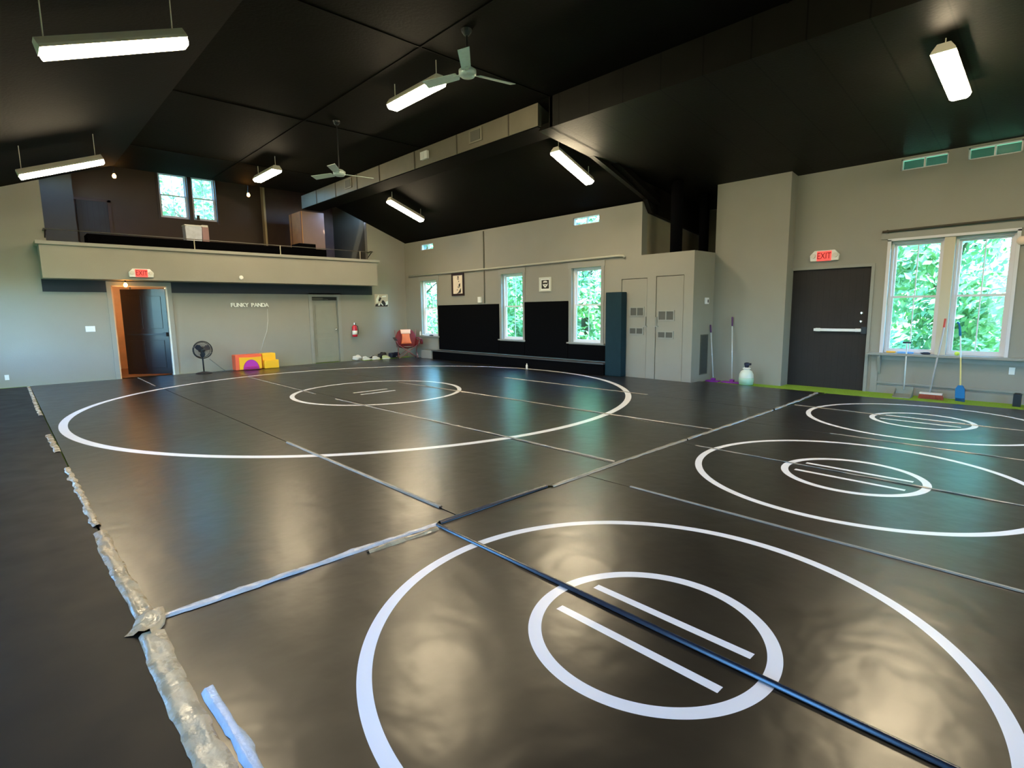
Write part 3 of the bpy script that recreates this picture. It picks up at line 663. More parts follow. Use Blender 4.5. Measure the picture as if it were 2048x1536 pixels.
for ch,wd in zip('FUNKY PANDA',(.082,.098,.098,.094,.09,.055,.092,.095,.098,.098,.09)):
    if ch!=' ':
        cxx=x+wd/2
        text_mesh(ch,.165,.012,'letter',LET,t,lambda a,b,c,cxx=cxx:(cxx+a*.88,YW-.02-c,1.72+b*.9))
    x+=wd
def exit_sign(label,f,s=1.0):
    t=thing('exit_sign',label,'sign',f(0,0,0),'lit exit signs')
    mb=MB(f); mb.prism([(-.235,-.085),(.235,-.085),(.245,.02),(.17,.105),(-.17,.105),(-.245,.02)],'y',-.055,-.002); obj('housing',mb,WHITEP,t,bevel=.008)
    mb=MB(f); mb.box((-.12,-.062,-.085),(.12,-.055,.09)); face=obj('sign_face',mb,mat('exit_face',(.7,.08,.07),.5,emit=.6,ecol=(1,.06,.05)),t)
    mf=lambda a,b,c:f(a*.72,-.066-c,b*1.0)
    text_mesh('EXIT',.16,.002,'lettering',mat('exit_letters',(.10,.0,.004),.5,emit=.03,ecol=(1,.0,.01)),t,mf)
    for s_ in (-1,1):
        mb=MB(f); c=(s_*.185,0,.0)
        n=16; prof=[(.042*math.cos(2*PI*k/n)+c[0],.042*math.sin(2*PI*k/n)+.01) for k in range(n)]
        mb.prism(prof,'y',-.085,-.055); obj('lamp_head',mb,mat('lamp_lens',(.7,.66,.58),.3),t)
    return t
exit_sign('lit red exit sign on the balcony parapet above the open door',lambda a,d,z:(2.56+a,15.3+d,2.45+z))
exit_sign('lit red exit sign above the dark plank door',lambda a,d,z:(X3+d,3.47-a,2.41+z))
mb=MB(); mb.lathe([(.055,0),(.055,-.02),(.04,-.035),(.01,-.037)],(4.745,15.3,2.42),20,'y'); tag(obj('smoke_detector',mb,WHITEP,smooth=False),'round white detector on the balcony parapet','detector')
mb=MB(); mb.box((1.47,YW-.012,1.12),(1.65,YW-.001,1.25)); 
t=tag(obj('light_switch',mb,WHITE,bevel=.003),'white triple switch plate on the far left wall area','switch')
mb=MB()
for k in range(3): mb.box((1.49+k*.05,YW-.018,1.16),(1.515+k*.05,YW-.012,1.21))
obj('toggle',mb,WHITEP,t)
mb=MB(); mb.box((.0,YW-.012,.14),(.07,YW-.001,.25)); tag(obj('wall_outlet',mb,WHITEP),'small white outlet plate low at the far left','outlet')
mb=MB(); mb.tube([(5.56,YW-.012,1.62),(5.55,YW-.012,1.3),(5.50,YW-.012,1.0),(5.42,YW-.012,.8),(5.30,YW-.012,.45)],.005,6); tag(obj('sign_cord',mb,WHITEP,smooth=True),'thin white cord hanging from the wall lettering to the toy blocks','cord')
# extinguisher
t=thing('fire_extinguisher','red fire extinguisher hung on the wall right of the grey door','extinguisher',(8.13,YW,.70))
RED=mat('extinguisher_red',(.55,.01,.03),.3,coat=.3); c=(8.13,YW-.10,.72)
mb=MB(); mb.lathe([(.03,0),(.075,.01),(.08,.05),(.08,.28),(.07,.33),(.035,.37),(.022,.38)],c,20); obj('cylinder',mb,RED,t,smooth=True)
mb=MB(); mb.lathe([(.081,.08),(.081,.20)],c,20); obj('paper_label',mb,PW,t,smooth=True)
mb=MB(); mb.box((c[0]-.02,c[1]-.06,1.09),(c[0]+.02,c[1]+.03,1.11)); mb.tube([(c[0],c[1],1.08),(c[0],c[1],1.16)],.02,10); mb.box((c[0]-.015,c[1]-.09,1.13),(c[0]+.015,c[1]+.02,1.145)); obj('valve_head',mb,CHROME,t)
mb=MB(); mb.tube([(c[0]+.01,c[1],1.1),(c[0]+.09,c[1]-.03,1.05),(c[0]+.10,c[1]-.03,.92),(c[0]+.085,c[1]-.03,.80)],.011,8); obj('hose',mb,BLACK,t,smooth=True)
mb=MB(); mb.box((c[0]-.04,c[1]+.078,.75),(c[0]+.04,YW-.001,1.05)); obj('wall_bracket',mb,BLACK,t)
# bulbs
HALLB=mat('hall_fill_glow',(1,1,1),.5,emit=260,ecol=(1,.62,.30))
def bulb(label,p,hang,m=BULB):
    t=thing('light_bulb',label,'bulb',(p[0],p[1],p[2]),'bare warm bulbs')
    mb=MB(); mb.lathe([(.012,.06),(.02,.05),(.036,.02),(.04,-.005),(.03,-.035),(.008,-.045)],p,16); obj('bulb',mb,m,t,smooth=True)
    mb=MB(); mb.tube([(p[0],p[1],p[2]+.055),(p[0],p[1],p[2]+.11)],.02,10); obj('socket',mb,BLACK,t)
    if hang: mb=MB(); mb.tube([(p[0],p[1],p[2]+.11),(p[0],p[1],hang)],.004,6); obj('wire',mb,BLACK,t)
bulb('bare glowing bulb hanging at the left of the loft opening',(2.36,16.1,4.74),5.8)
bulb('bare glowing bulb hanging right of the loft window',(5.35,16.1,4.70),5.8)
bulb('bare glowing bulb under the balcony above the open door',(2.28,15.6,2.19),2.3)
bulb('unseen bulb added to light the hall behind the open door',(2.6,17.2,2.1),2.29,HALLB)  # out of sight, added so the hall wall shows warm through the doorway
mb=MB(); mb.box((1.2,YW+.15,2.29),(4.4,YW+3.1,2.3)); struct('ceiling_hall',mb,HALLWOOD)

# pedestal fan
t=thing('pedestal_fan','black round pedestal fan standing by the far wall','fan',(3.70,15.35,0))
c=(3.70,15.25,.60)
mb=MB(); 
for rr in (.215,.208): pass
n=40
for yy,rad in ((-.0,.21),(.06,.215),(.12,.19)):
    mb.tube([(c[0]+rad*math.cos(2*PI*k/n),c[1]+yy,c[2]+rad*math.sin(2*PI*k/n)) for k in range(n+1)],.008 if yy!=.06 else .013,8)
gr=obj('cage_rim',mb,BLACK,t,smooth=True)
mb=MB()
for k in range(36):
    a=2*PI*k/36; ca,sa=math.cos(a),math.sin(a)
    mb.tube([(c[0]+.03*ca,c[1]-.035,c[2]+.03*sa),(c[0]+.14*ca,c[1]-.025,c[2]+.14*sa),(c[0]+.212*ca,c[1]+.0,c[2]+.212*sa),(c[0]+.215*ca,c[1]+.06,c[2]+.215*sa),(c[0]+.15*ca,c[1]+.125,c[2]+.15*sa),(c[0]+.05*ca,c[1]+.135,c[2]+.05*sa)],.0025,5)
obj('cage_wire',mb,BLACK,t)
for k in range(3):
    a=2*PI*k/3+.5
    def F(u,v,z,a=a): return (c[0]+u*math.cos(a)-v*math.sin(a),c[1]+.05+v*.35+z,c[2]+u*math.sin(a)+v*math.cos(a))
    mb=MB(F); mb.prism([(.02,-.03),(.12,-.075),(.18,-.05),(.185,.03),(.12,.06),(.02,.03)],'z',0,.005); obj('fan_blade',mb,mat('smoke_blade',(.03,.035,.05),.25),t)
mb=MB(); mb.lathe([(.01,-.04),(.045,-.03),(.05,.04),(.075,.13),(.075,.22),(.04,.26)],c,20,'y'); obj('motor',mb,BLACK,t,smooth=True)
mb=MB(); mb.tube([(c[0],c[1]+.18,c[2]-.02),(c[0],c[1]+.12,c[2]-.10),(c[0],c[1]+.1,.04)],.017,10); obj('pole',mb,BLACK,t,smooth=True)
mb=MB(); mb.lathe([(.19,0),(.195,.012),(.12,.03),(.03,.05)],(c[0],c[1]+.1,.001),28); obj('base',mb,BLACK,t,smooth=True)
mb=MB(); mb.tube([(3.93,15.42,.012),(4.05,15.5,.012),(4.2,15.6,.01),(4.3,15.52,.012),(4.15,15.42,.012),(4.3,15.4,.012),(4.42,15.55,.02),(4.3,15.7,-.01),(4.25,YW-.03,.05),(3.98,YW-.03,.32)],.006,6); tag(obj('fan_cord',mb,mat('grey_cord',(.12,.14,.13),.6),smooth=True),'grey coiled cord on the floor between the black fan and the toy blocks','cord')

# toy foam blocks
ORA=mat('orange_foam',(.85,.13,.05),.5,var=.05); YEL=mat('yellow_foam',(.95,.52,.01),.5,var=.05); MAG=mat('magenta_foam',(.50,.03,.42),.5,var=.05)
t=thing('toy_play_block','orange foam play block with yellow front and magenta arch','toy',(4.80,15.45,0))
mb=MB(); mb.box((4.45,15.32,.002),(5.12,15.62,.41)); obj('block_body',mb,ORA,t,bevel=.02)
mb=MB(); pts=[(4.54,.02),(4.63,.02)]+[(4.83+.205*math.cos(PI-PI*k/14),.02+.255*math.sin(PI*k/14)) for k in range(15)]+[(5.10,.02),(5.10,.34),(4.85,.33),(4.54,.345)]
mb.prism(pts,'y',15.295,15.325); obj('front_panel',mb,YEL,t)
mb=MB(); mb.prism([(4.83+.20*math.cos(PI-PI*k/16),.02+.25*math.sin(PI*k/16)) for k in range(17)],'y',15.30,15.322); ar=obj('arch',mb,MAG,t)
mb=MB(); mb.box((4.66,15.29,.07),(4.99,15.30,.085)); mb.box((4.65,15.29,.035),(5.0,15.30,.05)); obj('stripe',mb,mat('dark_magenta',(.5,.01,.12),.5),ar)
t=thing('foam_steps','bright yellow foam step block beside the orange play block','toy',(5.33,15.45,0))
mb=MB(); mb.box((5.15,15.38,.002),(5.51,15.66,.41)); obj('step_body',mb,YEL,t,bevel=.02)
mb=MB(); mb.box((5.16,15.26,.002),(5.545,15.38,.23)); obj('lower_step',mb,YEL,t,bevel=.02)

# items along the far wall, right of the grey door
def shoe(label,x,y,m,a,L=.27):
    t=thing('shoe',label,'shoe',(x,y,0),'shoes left along the far wall')
    ca,sa=math.cos(a),math.sin(a)
    F=lambda u,v,z:(x+u*ca-v*sa,y+u*sa+v*ca,z)
    mb=MB(F); mb.prism([(-L/2,-.035),(-L/2+.04,-.045),(L/4,-.05),(L/2-.02,-.035),(L/2,0),(L/2-.02,.035),(L/4,.05),(-L/2+.04,.045),(-L/2,.035)],'z',.0,.022); obj('sole',mb,PW,t)
    mb=MB(F); mb.prism([(-L/2+.005,.022),(L/2-.015,.022),(L/2-.03,.05),(L/6,.075),(0,.10),(-.03,.115),(-L/2+.02,.11),(-L/2,.07)],'y',-.038,.038); obj('upper',mb,m,t,bevel=.012)
    mb=MB(F)
    for k in range(3): mb.tube([(.0+k*.03,-.03,.105-k*.013),(.005+k*.03,.03,.107-k*.013)],.004,6)
    obj('laces',mb,PW if m is not WS else BLACK,t)
WS=mat('white_shoe',(.75,.74,.68),.6); BS=mat('black_shoe',(.012,.012,.014),.5)
BAGW=mat('white_bag_fabric',(.72,.70,.63),.8,bump=.6,bscale=20)
def blob(name,label,cat,c,r,m,sq=.7,amp=.15,parts=None):
    mb=MB(); bm=mb.bm
    bmesh.ops.create_icosphere(bm,subdivisions=3,radius=1)
    for v in bm.verts:
        k=1+amp*math.sin(v.co.x*5+c[0]*9)*math.cos(v.co.y*4+2)+amp*.6*math.sin(v.co.z*7+v.co.x*3)
        v.co=Vector((c[0]+v.co.x*r[0]*k,c[1]+v.co.y*r[1]*k,max(c[2]+.001,c[2]+r[2]+v.co.z*r[2]*k)))
    o=obj(name,mb,m,smooth=True); return tag(o,label,cat)
yy=15.55
blob('tote_bag','crumpled white bag at the left end of the row by the far wall','bag',(8.03,yy,-.0),(.13,.10,.085),BAGW)
shoe('white shoe lying next to the crumpled white bag',8.35,yy,WS,.2)
shoe('black shoe just right of the lone white shoe',8.62,yy+.12,BS,2.9)
shoe('white shoe in front of the black shoe and the dark clothes heap',8.64,yy-.10,WS,.1)
blob('clothes_heap','dark heap of clothes beside the black shoe by the far wall','clothes',(8.97,yy+.11,0),(.17,.10,.09),BS,amp=.3)
shoe('pale yellow-green shoe in front of the dark clothes',8.98,yy-.14,mat('lime_shoe',(.55,.6,.3),.6),-.2)
t=thing('duffel_bag','dark navy duffel bag next to the folding camp chair','bag',(9.30,15.5,0)); NV=mat('navy_bag',(.008,.012,.035),.5)
mb=MB(); mb.box((9.16,15.42,.002),(9.50,15.62,.17)); obj('bag_body',mb,NV,t,bevel=.045)
mb=MB(); mb.tube([(9.22,15.39,.05),(9.26,15.37,.19),(9.38,15.37,.19),(9.42,15.39,.05)],.009,8); obj('handle',mb,NV,t,smooth=True)
mb=MB(); mb.box((9.40,15.392,.05),(9.46,15.399,.075)); mb.box((9.33,15.392,.04),(9.38,15.399,.06)); obj('tag_patch',mb,PW,t)

# folding camp chair
CH=(9.50,14.98,0.0); t=thing('camp_chair','red folding camp chair with an orange back panel in the far corner','chair',CH)
ang=math.radians(-24)
def K(u,v,z): return (CH[0]+u*math.cos(ang)-v*math.sin(ang),CH[1]+u*math.sin(ang)+v*math.cos(ang),CH[2]+z)   # v<0 is the front
RF=mat('dark_red_fabric',(.16,.008,.010),.7,var=.3,scale=12); OF=mat('orange_fabric',(.85,.19,.06),.7,var=.3,scale=4); PF=mat('pale_orange_fabric',(.95,.55,.35),.7); TB=mat('maroon_tube',(.30,.10,.10),.35,metal=.3)
mb=MB(K); mb.grid(lambda u,v:(-.26+.52*u,-.22+.42*v,.42-.05*math.sin(PI*u)-.06*v),10,6); obj('seat',mb,RF,t,smooth=True,solid=.015)
mb=MB(K); mb.grid(lambda u,v:((-.34+.68*u)*(.80+.2*math.sin(PI*v)),.18+.14*v+.05*math.sin(PI*u)-.03,.38+.54*v-.05*(2*u-1)**4*v*2),12,8); bk=obj('backrest',mb,RF,t,smooth=True,solid=.015)
mb=MB(K); mb.grid(lambda u,v:((-.17+.34*u)*(1-.28*math.sin(PI*v*.9)),.165+.14*v+.05*math.sin(PI*(.25+.5*u))-.045,.46+.455*v),8,8); obj('orange_panel',mb,OF,bk,smooth=True,solid=.01)
mb=MB(K); mb.grid(lambda u,v:((-.165+.33*u)*(.9+.1*v),.168+.14*(.7+.3*v)+.05*math.sin(PI*(.25+.5*u))-.058,.46+.455*(.7+.3*v)),8,3); obj('pale_top_panel',mb,PF,bk,smooth=True,solid=.008)
for a,b in (((-.30,-.26,.02),(.28,-.24,.44)),((.30,-.26,.02),(-.28,-.24,.44)),((-.30,-.26,.02),(-.28,.26,.40)),((.30,-.26,.02),(.28,.26,.40)),((-.30,.28,.02),(-.28,-.24,.44)),((.30,.28,.02),(.28,-.24,.44)),((-.30,.28,.02),(.27,.26,.44)),((.30,.28,.02),(-.27,.26,.44))):
    mb=MB(K); mb.tube([a,b],.010,8); obj('leg_tube',mb,TB,t,smooth=True)
for s in (-1,1):
    mb=MB(K); mb.tube([(s*.30,.24,.35),(s*.34,.32,.90)],.010,8); obj('back_post',mb,TB,t,smooth=True)
    mb=MB(K); mb.tube([(s*.29,-.25,.40),(s*.38,-.28,.60)],.010,8); obj('arm_post',mb,TB,t,smooth=True)
    mb=MB(K); mb.grid(lambda u,v:(s*(.33+.09*u)+s*.02*(1-v),-.34+.60*v,.61+.05*v),3,8); obj('armrest',mb,BLACK if s<0 else RF,t,smooth=True,solid=.018)
    mb=MB(K); mb.grid(lambda u,v:(s*(.34-.06*v),-.24+.42*u,.60-.20*v),6,4); obj('side_panel',mb,RF,t,smooth=True,solid=.01)
    for yy_ in (-.26,.28):
        mb=MB(K); mb.lathe([(.02,0.001),(.022,.01),(.014,.03)],(s*.30,yy_,0),12); obj('foot',mb,BLACK,t)
mb=MB(K); mb.lathe([(.04,.46),(.048,.50),(.05,.60)],(.42,-.24,0),14); obj('cup_holder',mb,RF,t,smooth=True)

# things on the first window sill
def bottle(name,label,p,r,h,m,cap):
    t=thing(name,label,'bottle',p)
    mb=MB(); mb.lathe([(r*.9,0),(r,.01),(r,h*.65),(r*.5,h*.82),(r*.4,h*.86)],p,16); obj('bottle_body',mb,m,t,smooth=True)
    mb=MB(); mb.lathe([(r*.45,h*.86),(r*.45,h)],p,14); obj('cap',mb,cap,t)
    return t
bottle('small_bottle','small cream bottle at the left of the first far window sill',(10.07,15.06,.712),.03,.14,WHITEP,PW)
blob('crumpled_cloth','small white crumpled cloth on the first far window sill','cloth',(10.08,14.9,.709),(.03,.07,.025),WHITEP)
blob('dark_glove','dark glove on the first far window sill','glove',(10.08,14.45,.709),(.03,.11,.02),NV)
bottle('water_bottle','tiny clear bottle standing on the mat before the black bench',(9.75,9.8,.0),.025,.14,WHITEP,WHITEP)

# ================================================================ loft contents
t=thing('loft_rail','thin metal rail with posts just behind the balcony cap','railing',(4.8,15.6,3.0))
RM=mat('rail_metal',(.22,.20,.17),.4,metal=.5)
mb=MB(); mb.tube([(.93,15.6,3.36),(8.78,15.6,3.34)],.010,8); obj('rail',mb,RM,t,smooth=True)
for x_ in (3.80,5.92,8.33):
    mb=MB(); mb.tube([(x_,15.6,2.9),(x_,15.6,3.35)],.011,8); obj('rail_post',mb,mat('pale_post',(.6,.56,.42),.4),t)
for x_ in (.95,8.74):
    mb=MB(); mb.tube([(x_,15.6,3.35),(x_,15.86,3.20)],.012,8); mb.box((x_-.03,15.6,3.34),(x_+.03,15.88,3.37)); obj('end_bracket',mb,BLACK,t)
BST=mat('black_matte_board',(.0025,.0025,.003),.95,spec=.02)
mb=MB(); mb.prism([(1.68,3.40),(6.7,3.42),(6.7,3.50),(7.09,3.58),(7.12,3.42),(7.38,3.40),(7.4,3.02),(1.68,3.02)],'y',15.98,16.05) if False else None
mb.box((1.70,15.95,2.5),(6.6,16.5,3.36)); mb.box((6.6,15.95,2.5),(7.10,16.5,3.50)); mb.box((7.10,15.95,2.5),(7.42,16.5,3.36)); tag(obj('bleacher',mb,BST,bevel=.01),'dark stepped bleacher mass behind the balcony rail','bleacher')
mb=MB(); mb.tube([(1.95,15.93,3.385),(2.9,15.93,3.385)],.012,8); tag(obj('metal_strip',mb,CHROME),'short shiny bar on the dark bleacher at the left of the loft','bar')
t=thing('loft_cabinet','tall plywood cabinet under the duct end in the loft','cabinet',(7.4,16.9,2.5))
mb=MB(); mb.box((6.98,16.52,2.5),(7.66,17.45,4.52)); obj('cabinet_body',mb,mat('mauve_board',(.28,.18,.13),.6,var=.1),t)
mb=MB(); mb.box((6.955,16.52,2.5),(6.978,17.45,4.52)); obj('side_panel',mb,mat('bulb_lit_ply',(.55,.26,.07),.5,var=.25,scale=5),t)  # side toward the bulb: its warm light is put into the brighter orange
mb=MB(); mb.box((6.945,16.53,2.5),(6.955,16.57,4.52)); mb.box((6.945,17.25,2.5),(6.955,17.29,4.52)); obj('edge_trim',mb,mat('dark_orange_trim',(.2,.07,.02),.5),t)
t=thing('storage_bin','pale grey plastic bin on the dark bleacher before the loft window','bin',(3.92,16.2,3.36))
mb=MB(); mb.prism([(3.74,3.365),(4.10,3.365),(4.12,3.72),(4.06,3.76),(3.78,3.76),(3.73,3.72)],'y',16.05,16.35); obj('bin_body',mb,mat('pale_plastic',(.55,.58,.66),.4,var=.25,scale=14),t,bevel=.01)
mb=MB(); mb.box((3.72,16.04,3.74),(4.12,16.36,3.77)); obj('lid',mb,WHITEP,t,bevel=.008)
t=thing('paper_box','reddish box with a white top beside the pale bin','box',(4.21,16.2,3.36))
mb=MB(); mb.box((4.13,16.08,3.365),(4.28,16.3,3.74)); obj('box_body',mb,mat('dusty_pink',(.35,.20,.20),.6),t)
mb=MB(); mb.box((4.13,16.08,3.741),(4.27,16.3,3.79)); obj('lid',mb,PW,t)
mb=MB(); mb.prism([(4.10,4.262),(4.70,4.262),(4.74,4.42),(4.70,4.42),(4.68,4.3),(4.60,4.3)],'y',YL-.10,YL-.07) if False else mb.box((4.62,YL-.06,4.262),(4.70,YL-.03,4.40))
tag(obj('small_bottle',mb,BLACK),'tiny dark object standing at the foot of the loft window','bottle')

# ================================================================ closet side, pier, right wall things
t=thing('thermostat','white thermostat with black screen on the closet side face','thermostat',(10.62,5.45,1.57))
mb=MB(); mb.box((10.56,5.42,1.57),(10.70,5.449,1.70)); obj('body',mb,WHITE,t,bevel=.006)
mb=MB(); mb.box((10.635,5.415,1.60),(10.67,5.42,1.66)); obj('screen',mb,BLACK,t)
t=thing('return_air_grille','dark tall air grille low on the closet side face','grille',(10.6,5.45,.13))
mb=MB(); 
for q in (((10.44,5.44,.12),(10.46,5.449,.95)),((10.74,5.44,.12),(10.76,5.449,.95)),((10.46,5.44,.12),(10.74,5.449,.14)),((10.46,5.44,.93),(10.74,5.449,.95))): mb.box(*q)
obj('frame',mb,GRILLE,t)
mb=MB(); mb.box((10.46,5.445,.14),(10.74,5.449,.93))
for k in range(26): mb.box((10.46,5.44,.15+k*.03),(10.74,5.445,.163+k*.03))
obj('louver',mb,mat('louver_dark',(.05,.055,.05),.6),t)
PUR=mat('purple_plastic',(.22,.01,.30),.5); ALU=mat('pale_pole',(.65,.70,.72),.35,metal=.2)
def dust_mop(label,foot,top,hw,m_head=PUR):
    t=thing('dust_mop',label,'mop',(foot[0],foot[1],ZF),'purple dust mops by the pier')
    f,tp=Vector(foot),Vector(top)
    mb=MB(); mb.tube([tuple(f+Vector((0,0,.06))),tuple(f.lerp(tp,.86))],.011,8); mb.lathe([(.014,0),(.014,.03)],tuple(f.lerp(tp,.45)),8); obj('pole',mb,ALU,t,smooth=True)
    mb=MB(); mb.tube([tuple(f.lerp(tp,.86)),tuple(tp)],.016,8); obj('grip',mb,mat('dark_purple',(.10,.03,.14),.5),t,smooth=True)
    mb=MB(); mb.box((f.x-.07,f.y-hw,ZF+.002),(f.x+.07,f.y+hw,ZF+.03)); mb.box((f.x-.03,f.y-.04,ZF+.03),(f.x+.03,f.y+.04,ZF+.075)); obj('mop_plate',mb,m_head,t,bevel=.006)
    mb=MB()
    random.seed(3)
    for k in range(60):
        yy2=f.y-hw+2*hw*k/59; s_=random.choice((-1,1)); mb.tube([(f.x+s_*.05,yy2,ZF+.018),(f.x+s_*(.09+.02*random.random()),yy2+random.uniform(-.02,.02),ZF+.006)],.005,5)
    obj('fringe',mb,m_head,t)
dust_mop('dust mop with white pole beside the air grille',(10.70,5.27,0),(10.80,5.42,1.14),.13)
dust_mop('dust mop with white pole leaning on the pier, purple grip',(10.74,4.89,0),(10.92,5.02,1.30),.19)
t=thing('sprayer_jug','round translucent pump sprayer jug with black cap by the pier','sprayer',(10.62,4.55,ZF))
JG=mat('milky_plastic',(.68,.76,.66),.35,var=.08,scale=8)
mb=MB(); mb.lathe([(.05,0),(.10,.01),(.125,.06),(.135,.15),(.13,.22),(.10,.28),(.05,.31)],(10.62,4.55,ZF+.002),26); obj('jug_body',mb,JG,t,smooth=True)
mb=MB(); mb.lathe([(.131,.02),(.138,.12),(.1365,.155)],(10.62,4.55,ZF+.0),26); obj('liquid_level',mb,mat('pale_green_liquid',(.45,.66,.5),.3),t,smooth=True)
mb=MB(); mb.lathe([(.05,.31),(.07,.325),(.075,.335),(.05,.35)],(10.62,4.55,ZF+.002),20); obj('collar',mb,WHITEP,t,smooth=True)
mb=MB(); mb.lathe([(.035,.35),(.04,.38),(.05,.40),(.05,.44),(.02,.45)],(10.62,4.55,ZF+.002),20); mb.box((10.58,4.48,.37),(10.66,4.52,.41)); obj('pump_cap',mb,NV,t)
# dustpan
t=thing('lobby_dustpan','long-handled grey dustpan leaning left-most below the near windows','dustpan',(11.0,2.05,ZF))
DP=mat('grey_dustpan',(.22,.24,.20),.5)
mb=MB(); mb.tube([(10.98,2.05,.09),(11.15,2.09,.86)],.011,8); obj('pole',mb,ALU,t,smooth=True)
mb=MB(); mb.tube([(11.15,2.15,.87),(11.15,2.03,.87)],.014,8); obj('grip',mb,BLACK,t)
mb=MB(); mb.prism([(10.80,ZF+.001),(11.02,ZF+.001),(11.04,.12),(11.02,.14),(11.0,.02),(10.80,ZF+.012)],'y',1.93,2.17); mb.prism([(10.82,ZF+.01),(11.03,ZF+.01),(11.03,.11)],'y',1.925,1.935); mb.prism([(10.82,ZF+.01),(11.03,ZF+.01),(11.03,.11)],'y',2.165,2.175); obj('pan',mb,DP,t)
# push broom
t=thing('push_broom','push broom with faded handle, red-tipped, between the two near windows','broom',(11.0,1.68,ZF))
mb=MB(); mb.tube([(10.98,1.70,.06),(11.22,1.62,1.20)],.013,8); obj('pole',mb,mat('grey_wood_pole',(.42,.40,.40),.6,var=.2,scale=20),t,smooth=True)
mb=MB(); mb.tube([(11.205,1.625,1.13),(11.23,1.62,1.27)],.016,8); obj('grip',mb,mat('red_grip',(.55,.06,.04),.5),t)
mb=MB(); mb.box((10.94,1.53,.045),(11.02,1.83,.075)); obj('head_block',mb,mat('pale_head',(.7,.62,.6),.5),t,bevel=.006)
mb=MB(); 
for k in range(30):
    for r_ in (-.03,.0,.03): yy2=1.535+.29*k/29; mb.tube([(10.98+r_,yy2,.047),(10.98+r_*1.5,yy2+(k-15)*.0012,ZF+.002)],.006,5,r2=.003)
obj('bristles',mb,mat('brick_red_bristle',(.33,.07,.04),.8),t)
# butterfly mop, blue
BLU=mat('blue_plastic',(.01,.16,.42),.4)
t=thing('roller_mop','blue roller mop with yellow lower pole below the right near window','mop',(11.0,1.30,ZF))
mb=MB(); mb.tube([(11.0,1.32,.22),(11.08,1.36,.66)],.011,8); obj('lower_pole',mb,mat('yellow_pole',(.75,.62,.22),.4),t)
mb=MB(); mb.tube([(11.08,1.36,.66),(11.14,1.40,1.02)],.010,8); obj('upper_pole',mb,ALU,t)
mb=MB(); mb.tube([(11.14,1.40,1.0),(11.165,1.42,1.14),(11.18,1.44,1.2),(11.17,1.46,1.215)],.017,10); obj('grip',mb,BLU,t,smooth=True)
mb=MB(); mb.prism([(1.25,.02),(1.37,.02),(1.38,.17),(1.35,.23),(1.29,.23),(1.26,.17)],'x',10.97,11.03); hd=obj('mop_head',mb,BLU,t,bevel=.01)
mb=MB()
for k in range(12): mb.tube([(10.97+.005*k,1.255+.01*k,.03),(10.965+.006*k,1.25+.0105*k,ZF+.003)],.008,5)
obj('sponge_strip',mb,mat('dark_blue_fibre',(.01,.08,.2),.8),hd)
# on the sill shelf of the near windows
zs=.682
mb=MB(); mb.tube([(X3-.08,2.38,zs+.018),(X3-.08,2.25,zs+.018)],.016,8); tag(obj('marker_pen',mb,mat('orange_marker',(.9,.45,.03),.5)),'orange marker at the left end of the near window sill','marker')
mb=MB(); mb.box((X3-.11,2.0,zs),(X3-.03,2.22,zs+.03)); tag(obj('blue_box',mb,mat('light_blue_box',(.15,.38,.75),.5),bevel=.005),'flat blue box on the sill below the left near window','box')
blob('dark_cloth','small dark cloth on the sill below the left near window','cloth',(X3-.08,1.83,zs-.001),(.04,.07,.02),NV)
mb=MB(); bmesh.ops.create_icosphere(mb.bm,subdivisions=3,radius=.034)
bmesh.ops.translate(mb.bm,verts=mb.bm.verts,vec=(X3-.10,1.42,zs+.034)); tag(obj('tennis_ball',mb,mat('lime_felt',(.65,.85,.12),.9),smooth=True),'yellow-green ball on the sill below the right near window','ball')
mb=MB(); mb.tube([(X3-.05,2.58,2.745),(X3-.05,.4,2.765)],.018,10); mb.box((X3-.06,2.5,2.72),(X3-.001,2.52,2.77)); mb.box((X3-.06,.6,2.72),(X3-.001,.62,2.77)); tag(obj('curtain_rod',mb,mat('rusty_rod',(.055,.045,.03),.6),smooth=False),'dark rod along the wall above the near windows','rod')
mb=MB(); mb.box((10.95,.60,ZF+.001),(11.08,.69,.16)); mb.box((10.96,.61,.16),(11.07,.68,.17)); tag(obj('small_black_box',mb,BLACK,bevel=.006),'small black box on the turf at the right end of the near wall','box')
mb=MB(); mb.lathe([(.02,0),(.06,-.01),(.065,-.04),(.03,-.06)],(X3,.80,2.43),20,'x'); tag(obj('wall_lamp',mb,mat('pale_peach',(.8,.62,.48),.5),smooth=True),'pale round fixture at the right edge beside the near window','fixture')
mb=MB(); mb.box((X3-.012,.72,.42),(X3-.001,.79,.53)); tag(obj('wall_outlet',mb,WHITEP,bevel=.002),'white outlet plate below the sill at the right edge','outlet')

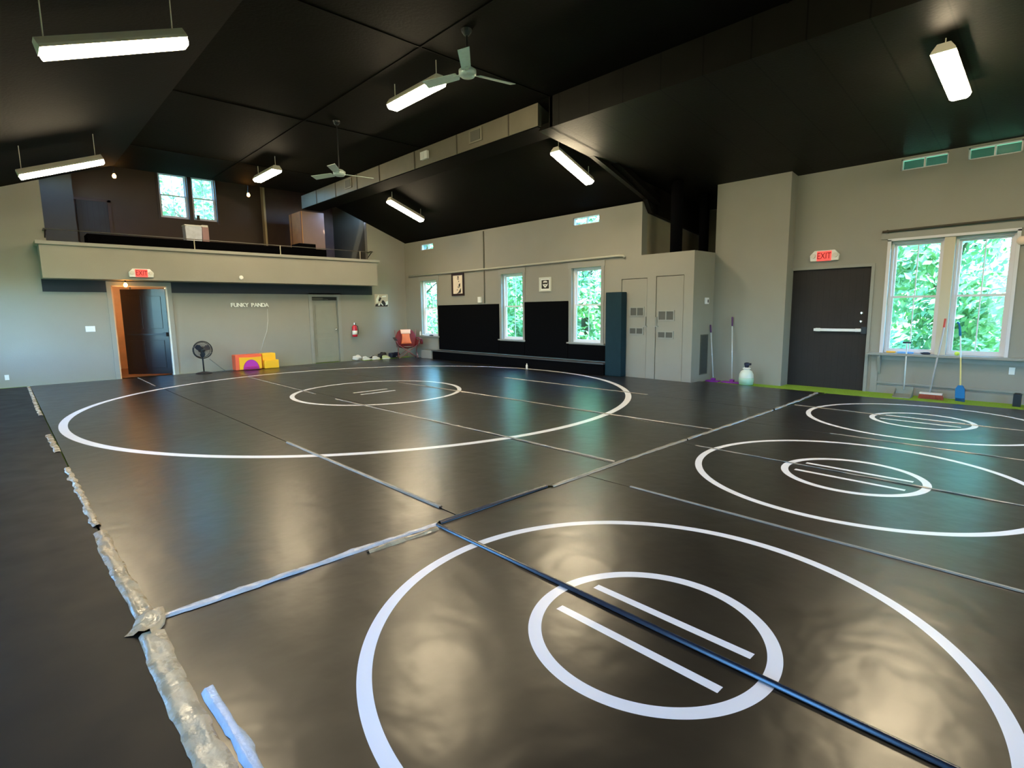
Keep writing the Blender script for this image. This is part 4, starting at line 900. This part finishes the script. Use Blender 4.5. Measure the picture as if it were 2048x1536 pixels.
# ================================================================ OUTSIDE
LEAFS=[mat('leaf_green_a',(.28,.50,.22),.6,var=.4,scale=2),mat('leaf_green_b',(.33,.54,.26),.6,var=.4,scale=2)]
BARK=mat('bark',(.12,.09,.06),.9,var=.4,scale=8)
mb=MB(); mb.box((-40,-40,-.9),(60,60,-.8)); o=obj('ground_outside',mb,mat('grass_outside',(.10,.22,.04),.95,var=.5,scale=3)); o['kind']='structure'
def tree(x,y,h,r,seed,label,nl=9000,low=-.3):
    rnd=random.Random(seed); t=thing('leafy_tree',label,'tree',(x,y,-.8),'trees and bushes outside the windows')
    mb=MB(); mb.tube([(x,y,-.8),(x+.1,y,h*.35),(x-.05,y+.1,h*.8)],.16,8,r2=.05)
    for k in range(5):
        a=rnd.random()*6.28; z=h*(.25+.1*k); mb.tube([(x,y,z),(x+math.cos(a)*r*.4,y+math.sin(a)*r*.4,z+.6),(x+math.cos(a)*r*.7,y+math.sin(a)*r*.7,z+.9)],.05,6,r2=.015)
    obj('trunk',mb,BARK,t,smooth=True)
    V=[];F=[]
    cl=[]
    for k in range(46):
        a=rnd.random()*6.28; rr=r*math.sqrt(rnd.random())*.85; zz=low+(h-low)*rnd.random(); f=math.sin(PI*min(1,max(.12,(zz-low)/(h-low)*.85+.12)))**.5
        cl.append((x+math.cos(a)*rr*f,y+math.sin(a)*rr*f,zz,.45+.35*rnd.random()))
    for k in range(nl):
        c_=cl[rnd.randrange(len(cl))]; d=Vector((rnd.gauss(0,1),rnd.gauss(0,1),rnd.gauss(0,1))).normalized()*c_[3]*(.6+.4*rnd.random())
        p=Vector(c_[:3])+d; n=(d.normalized()+Vector((rnd.gauss(0,.6),rnd.gauss(0,.6),rnd.gauss(0,.6)+.3))).normalized()
        u=n.cross(Vector((rnd.random(),rnd.random(),rnd.random()))).normalized(); v=n.cross(u); s=.07+.06*rnd.random()
        b=len(V); V+= [p-u*s,p-v*s*.55+n*.01,p+u*s,p+v*s*.55+n*.01]; F.append((b,b+1,b+2,b+3))
    base=Vector((x,y,-.8)); me=bpy.data.meshes.new('foliage'); me.from_pydata([tuple(q-base) for q in V],[],F); me.materials.append(LEAFS[seed%2])
    o=bpy.data.objects.new('foliage',me); C.objects.link(o); o.parent=t
TL=[(16.0,2.3,6.0,2.0,'bright leafy tree filling the near window pair'),(21.8,3.2,8.0,2.9,'taller tree behind the one outside the near window pair'),(16.5,-2.8,5.5,2.0,'bushy tree outside, right of the near window pair'),(17.5,7.6,6.5,2.2,'leafy tree outside between the plank door and the closet'),
 (14.6,11.9,5.5,1.8,'leafy tree outside the right far window'),(14.6,16.1,6.0,1.9,'leafy tree outside the middle far window'),(14.4,21.4,6.0,2.0,'leafy tree outside the left far window'),(20.2,16.2,8.0,2.7,'tall tree behind the one at the right far window'),(20.0,22.6,8.0,2.7,'tall tree behind the one at the middle far window'),(18.5,29.0,8.0,2.8,'tall tree behind the one at the left far window'),
 (5.7,23.4,8.8,2.2,'tall tree behind the loft windows'),(7.4,31.0,12.0,3.6,'highest tree farther behind the loft windows')]
for i,(x_,y_,h_,r_,l_) in enumerate(TL): tree(x_,y_,h_,r_,i+11,l_)

for o in bpy.data.objects:
    if '_base' in o: del o['_base']
